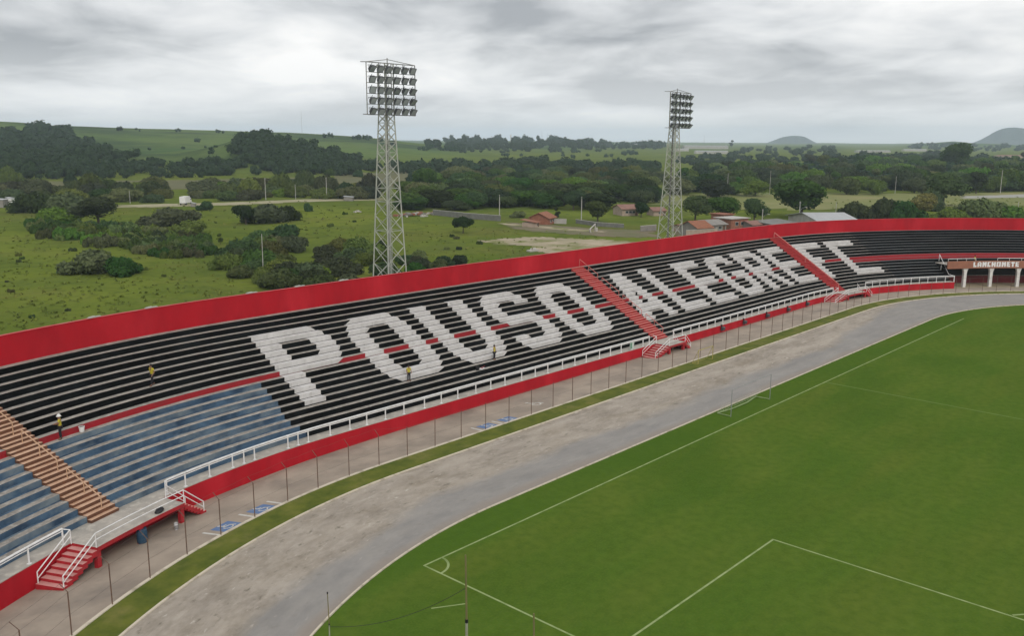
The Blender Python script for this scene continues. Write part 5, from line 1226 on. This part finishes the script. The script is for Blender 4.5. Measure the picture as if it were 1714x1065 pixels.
# white truck and sheds by the dirt road
def truck(px, py, label):
    h, m = hitw(px, py); t = empty('truck', tuple(h), .75, label, 'truck'); rzv = 0
    b = MB(); b.box((-.8, 0, 1.9), (4.6, 2.2, 2.3)); b.build('cargo_box', m_whitesteel, t)
    b = MB(); b.hexa([(1.7, -1.05, .6), (3.4, -1.05, .6), (3.4, 1.05, .6), (1.7, 1.05, .6), (1.7, -1.05, 2.4), (3.0, -1.05, 2.4), (3.0, 1.05, 2.4), (1.7, 1.05, 2.4)]); b.build('cab', m_whitesteel, t)
    b = MB(); b.box((3.12, 0, 1.95), (.1, 1.8, .6)); b.box((2.5, -1.06, 1.9), (.8, .03, .5)); b.build('windscreen', m_winglass, t)
    for x in (-2.3, 2.4):
        for y in (-1, 1): b = MB(); b.bar((x, y-.12, .45), (x, y+.12, .45), .45, 12); b.build('wheel', m_blackpl, t)
    b = MB(); b.box((.2, 0, .7), (6, .9, .2)); b.build('chassis', m_galvd, t)
truck(311, 343, 'white box truck parked on the dirt road in the left meadow')
def shed(px, py, wpx, hpx, m_, label):
    h, m = hitw(px, py); w_, hh = wpx*m, hpx*m; t = empty('shed', tuple(h), .8, label, 'shed'); b = MB(); b.box((0, 0, hh/2-.2), (w_, w_*.8, hh+.4)); b.build('wall', m_, t)
    b = MB(); b.hexa([(-w_*.55, -w_*.45, hh), (w_*.55, -w_*.45, hh), (w_*.55, w_*.45, hh+.3), (-w_*.55, w_*.45, hh+.3), (-w_*.55, -w_*.45, hh+.1), (w_*.55, -w_*.45, hh+.1), (w_*.55, w_*.45, hh+.4), (-w_*.55, w_*.45, hh+.4)]); b.build('roof', m_tin, t)
    b = MB(); b.box((0, -w_*.41, hh*.4), (w_*.3, .06, hh*.75)); b.build('door', m_galvd, t)
shed(2, 347, 18, 11, m_plaster, 'grey shed cut by the left edge of the photo'); shed(18, 346, 10, 12, m_whitesteel, 'white shed second from the left edge of the photo'); shed(66, 334, 9, 6, m_whitesteel, 'small white shed roof showing over the left bushes')
shed(392, 333, 12, 6, m_whitesteel, 'small white shed among bushes beyond the dirt road'); shed(584, 336, 18, 6, m_plaster, 'grey low shed on the dirt road near the near floodlight tower'); shed(324, 346, 8, 5, m_plaster, 'small grey trailer behind the white truck')
# far works and farm buildings on the ridge
for k, (px, py, wpx, hpx, lab) in enumerate(((1085, 246, 46, 5, 'long pale factory hall on the far ridge left of the far tower'), (1180, 249, 70, 5, 'pale factory hall on the far ridge right of the far tower'), (1190, 257, 52, 4.5, 'white factory roof lower on the far ridge right of the far tower'), (1140, 253, 24, 4, 'small pale hall on the far ridge directly behind the far tower'), (1530, 253, 34, 3, 'pale strip of far buildings left of the tall tree'), (1460, 255, 50, 3, 'far pale houses at the foot of the right hills'), (1690, 264, 40, 4, 'reddish far houses at the right edge'))):
    h, m = hitw(px, py)
    if h is None: continue
    t = empty('factory_hall', tuple(h), YAW-math.pi/2, lab, 'building'); w_, hh = wpx*m, hpx*m
    b = MB(); b.box((0, 0, hh*.35), (w_, w_*.3, hh*.9)); b.build('wall', m_cream if k == 6 else m_pale, t); b = MB(); b.hexa([(-w_/2, -w_*.16, hh*.8), (w_/2, -w_*.16, hh*.8), (w_/2, 0, hh), (-w_/2, 0, hh), (-w_/2, -w_*.16, hh*.83), (w_/2, -w_*.16, hh*.83), (w_/2, 0, hh*1.05), (-w_/2, 0, hh*1.05)]); b.build('roof', m_tile2 if k == 6 else m_tin, t)
h, m = hitw(855, 239.5); t = empty('water_tower', tuple(h), 0, 'thin white water tower on the far middle ridge', 'water tower'); b = MB(); b.lathe([(.9*m, 0), (.7*m, 9*m), (1.2*m, 9.5*m), (1.2*m, 13*m), (0, 14*m)], n=10); b.build('shaft', m_whitesteel, t)
for px, yt, lab in ((916, 223, 'thin radio mast on the far middle ridge'), (1178, 228, 'thin radio mast on the far right ridge'), (907, 219, 'taller faint radio mast on the far middle ridge'), (506, 190, 'faint tall mast behind the wooded left hill')):
    h, m = hitw(px, {1178: 247, 506: 234}.get(px, 240)); hh = ({1178: 247, 506: 234}.get(px, 240)-yt)*m; t = empty('radio_mast', tuple(h), 0, lab, 'mast'); b = MB(); b.bar((0, 0, 0), (0, 0, hh), .16*m, 5, r2=.08*m); b.build('mast', m_galvd, t)
# bits of roofing lying on the parapet top
for u, lab in ((-5.9, 'pale plank lying on the parapet top at the left'), (-9.8, 'weathered board on the parapet top farthest left'), (2.0, 'pale board on the parapet top above the letter P'), (7.0, 'board on the parapet top above the letters P and O'), (12.0, 'pale board on the parapet top left of the near tower')):
    t = empty('board', P(u, RP0+.13, ZT+PH), heading(u)+.1, lab, 'board'); b = MB(); b.box((0, 0, .05), (1.1, .22, .05)); b.box((-.2, .02, .1), (.6, .16, .05), .2); b.build('plank', m_pale, t)

# ------------------------------------------------------------------ people
m_skin = mat('skin', (.24, .125, .08), rough=.6); m_vest = mat('yellow_shirt', (.50, .43, .035), (.40, .34, .03), 6, .8); m_trous = mat('dark_trousers', (.012, .013, .018), (.02, .02, .026), 6, .85); m_hair = mat('dark_hair', (.012, .01, .009), rough=.7); m_boot = mat('boot', (.02, .017, .015), rough=.7); m_helmet = mat('white_helmet', (.72, .72, .70), rough=.35)
def skin_mesh(name, joints, edges, root, m, sub=2):
    names = list(joints); me = bpy.data.meshes.new(name); me.from_pydata([joints[n][0] for n in names], [(names.index(a), names.index(b)) for a, b in edges], [])
    o = bpy.data.objects.new(name, me); COL.objects.link(o); o.modifiers.new('skin', 'SKIN'); s = o.modifiers.new('sub', 'SUBSURF'); s.levels = sub
    for n, v in zip(names, me.skin_vertices[0].data): v.radius = joints[n][1] if isinstance(joints[n][1], tuple) else (joints[n][1],)*2; v.use_root = n == root; v.use_loose = False
    dg = bpy.context.evaluated_depsgraph_get(); ev = o.evaluated_get(dg); nm = bpy.data.meshes.new_from_object(ev)
    bpy.data.objects.remove(o); bpy.data.meshes.remove(me); nm.materials.clear(); nm.materials.append(m)
    nm.polygons.foreach_set('use_smooth', [True]*len(nm.polygons)); return nm
def person(loc, rz, label, pose, helmet=False, group='workers in yellow shirts on the terraces'):
    # faces +Y; pose gives elbow/hand/knee/foot for both sides
    t = empty('person', tuple(loc), rz, label, 'person', group)
    J = {'pelvis': ((0, 0, .93), (.15, .11)), 'waist': ((0, pose.get('lean', 0)*.3, 1.08), (.135, .10)), 'chest': ((0, pose.get('lean', 0)*.7, 1.30), (.165, .115)), 'neck': ((0, pose.get('lean', 0), 1.47), .055), 'jaw': ((0, pose.get('lean', 0)+.03, 1.56), (.068, .082)), 'head': ((0, pose.get('lean', 0)+.015, 1.65), (.077, .095)), 'crown': ((0, pose.get('lean', 0), 1.71), (.062, .075))}
    E = [('pelvis', 'waist'), ('waist', 'chest'), ('chest', 'neck'), ('neck', 'jaw'), ('jaw', 'head'), ('head', 'crown')]
    for s, sx in (('l', -1), ('r', 1)):
        J['sh'+s] = ((sx*.19, pose.get('lean', 0)*.9, 1.42), .062); J['el'+s] = (pose['el'+s], .045); J['wr'+s] = (pose['ha'+s], .032)
        hx = np.array(pose['ha'+s])-np.array(pose['el'+s]); hx = hx/np.linalg.norm(hx); pm = np.array(pose['ha'+s])+hx*.07
        J['pa'+s] = (tuple(pm), (.042, .022)); E += [('chest', 'sh'+s), ('sh'+s, 'el'+s), ('el'+s, 'wr'+s), ('wr'+s, 'pa'+s)]
        sd_ = np.cross(hx, (sx, .3, .2)); sd_ /= np.linalg.norm(sd_)
        for f in range(4): J['f%d%s' % (f, s)] = (tuple(pm+hx*(.085-.012*abs(f-1.3))+sd_*(f-1.5)*.02-np.array([0, 0, .015])), .009); E.append(('pa'+s, 'f%d%s' % (f, s)))
        J['th'+s] = (tuple(np.array(pose['ha'+s])+hx*.06+sd_*.055), .011); E.append(('wr'+s, 'th'+s))
        J['hip'+s] = ((sx*.095, 0, .88), .09); J['kn'+s] = (pose['kn'+s], .062); J['an'+s] = (pose['an'+s], .045); a = np.array(pose['an'+s]); J['to'+s] = (tuple(a+np.array([sx*.03, .17, -.05])), .038)
        E += [('pelvis', 'hip'+s), ('hip'+s, 'kn'+s), ('kn'+s, 'an'+s), ('an'+s, 'to'+s)]
    o = bpy.data.objects.new('body', skin_mesh('body', J, E, 'pelvis', m_skin)); COL.objects.link(o); o.parent = t
    gr = lambda v, k: tuple(x*k for x in v) if isinstance(v, tuple) else v*k
    SJ = {n: (J[n][0], gr(J[n][1], 1.17)) for n in ('waist', 'chest', 'shl', 'shr')}; SJ['hem'] = ((0, 0, .90), (.175, .135)); E2 = [('hem', 'waist'), ('waist', 'chest'), ('chest', 'shl'), ('chest', 'shr')]
    SJ['nk'] = (tuple(np.array(J['neck'][0])-np.array([0, 0, .04])), .08); E2.append(('chest', 'nk'))
    for s in 'lr': mid = np.array(J['sh'+s][0])*.35+np.array(J['el'+s][0])*.65; SJ['cf'+s] = (tuple(mid), .06); E2.append(('sh'+s, 'cf'+s))
    o = bpy.data.objects.new('shirt', skin_mesh('shirt', SJ, E2, 'hem', m_vest)); COL.objects.link(o); o.parent = t
    TJ = {'pelvis': (J['pelvis'][0], (.168, .128))}; E3 = []
    for s in 'lr':
        for n in ('hip', 'kn'): TJ[n+s] = (J[n+s][0], J[n+s][1]*1.18)
        TJ['an'+s] = (tuple(np.array(J['an'+s][0])+np.array([0, 0, .03])), .062); E3 += [('pelvis', 'hip'+s), ('hip'+s, 'kn'+s), ('kn'+s, 'an'+s)]
    o = bpy.data.objects.new('trousers', skin_mesh('trousers', TJ, E3, 'pelvis', m_trous)); COL.objects.link(o); o.parent = t
    for s in 'lr':
        a = np.array(J['an'+s][0]); BJ = {'a': (tuple(a), .056), 'h': (tuple(a+np.array([0, -.03, -.05])), .05), 'b': (tuple(a+np.array([0, .1, -.055])), .05), 't': (tuple(a+np.array([0, .19, -.06])), .043)}
        o = bpy.data.objects.new('boot', skin_mesh('boot', BJ, [('a', 'h'), ('h', 'b'), ('b', 't')], 'a', m_boot, 1)); COL.objects.link(o); o.parent = t
    hx = J['head'][0]; b = MB()
    if helmet:
        b.lathe([(.0, .16), (.06, .15), (.105, .11), (.125, .05), (.13, .02), (.165, .005), (.165, -.005), (.12, 0)], (hx[0], hx[1], hx[2]+.0), 18); b.build('helmet', m_helmet, t)
    else: b.lathe([(.0, .125), (.05, .115), (.088, .075), (.1, .02), (.095, -.05), (.07, -.075)], (hx[0], hx[1]-.022, hx[2]+.0), 14); b.build('hair', m_hair, t)
    b = MB(); b.bar((hx[0], hx[1]+.085, hx[2]-.01), (hx[0], hx[1]+.118, hx[2]-.045), .012, 6, r2=.02)
    for s in (-1, 1): b.bar((hx[0]+s*.078, hx[1], hx[2]-.03), (hx[0]+s*.095, hx[1]-.01, hx[2]-.02), .025, 6)
    b.build('nose_and_ears', m_skin, t)
    b = MB()
    for s in (-1, 1): b.bar((hx[0]+s*.034, hx[1]+.088, hx[2]+.01), (hx[0]+s*.034, hx[1]+.098, hx[2]+.01), .011, 6)
    b.bar((hx[0]-.025, hx[1]+.098, hx[2]-.078), (hx[0]+.025, hx[1]+.098, hx[2]-.078), .008, 5); b.build('eyes_and_mouth', m_hair, t)
    t.scale = (.95, .95, .95); return t
stand_pose = dict(ell=(-.27, -.02, 1.15), elr=(.27, -.02, 1.15), hal=(-.25, .12, .95), har=(.25, .12, .95), knl=(-.11, .03, .5), knr=(.11, .03, .5), anl=(-.12, -.01, .09), anr=(.12, -.01, .09))
def on_row(u, i, f=.5): return P(u, rowr(i)+TD*f, rowz(i))
person(on_row(-17.05, 9, .4), R(60), 'worker in a white helmet and yellow shirt standing by the orange stairs', dict(stand_pose, ell=(-.26, .05, 1.16), elr=(.26, .05, 1.16), hal=(-.1, .3, 1.12), har=(.1, .3, 1.1)), helmet=True)
person(on_row(-9.05, 12, .45), R(100), 'bareheaded worker in a yellow shirt walking on the upper black rows', dict(stand_pose, hal=(-.25, .16, .93), har=(.29, -.12, .92), knl=(-.1, .14, .52), knr=(.1, -.02, .5), anl=(-.1, .2, .10), anr=(.1, -.22, .13), lean=.05))
person(on_row(10.7, 4, .4), R(170), 'worker in a yellow shirt standing at the foot of the first letter O', stand_pose).scale = (.86, .86, .86)
person(on_row(21.7, 4, .4), R(200), 'worker in a yellow shirt stretching one arm out below the letter U', dict(stand_pose, elr=(.42, .1, 1.32), har=(.62, .2, 1.28), ell=(-.28, .02, 1.16))).scale = (.86, .86, .86)
person(P(124.3, 56.0, FZ1-.82), R(180), 'worker in a yellow shirt standing behind the snack bar parapet', stand_pose)

# ------------------------------------------------------------------ haze: one even body of air over land and stadium
hb = MB(); X_ = 8600
hb.box((CAM[0], CAM[1], 46.0), (2*X_, 2*X_, 188.0)); 
hm = bpy.data.materials.new('haze'); hm.use_nodes = True; ht = hm.node_tree; ht.nodes.clear(); ho = ht.nodes.new('ShaderNodeOutputMaterial'); hv = ht.nodes.new('ShaderNodeVolumePrincipled')
hv.inputs['Color'].default_value = (.72, .85, 1.0, 1); hv.inputs['Density'].default_value = .00014; hv.inputs['Anisotropy'].default_value = 0.0
ht.links.new(hv.outputs[0], ho.inputs['Volume'])
hb.build('haze', hm, kind='stuff')
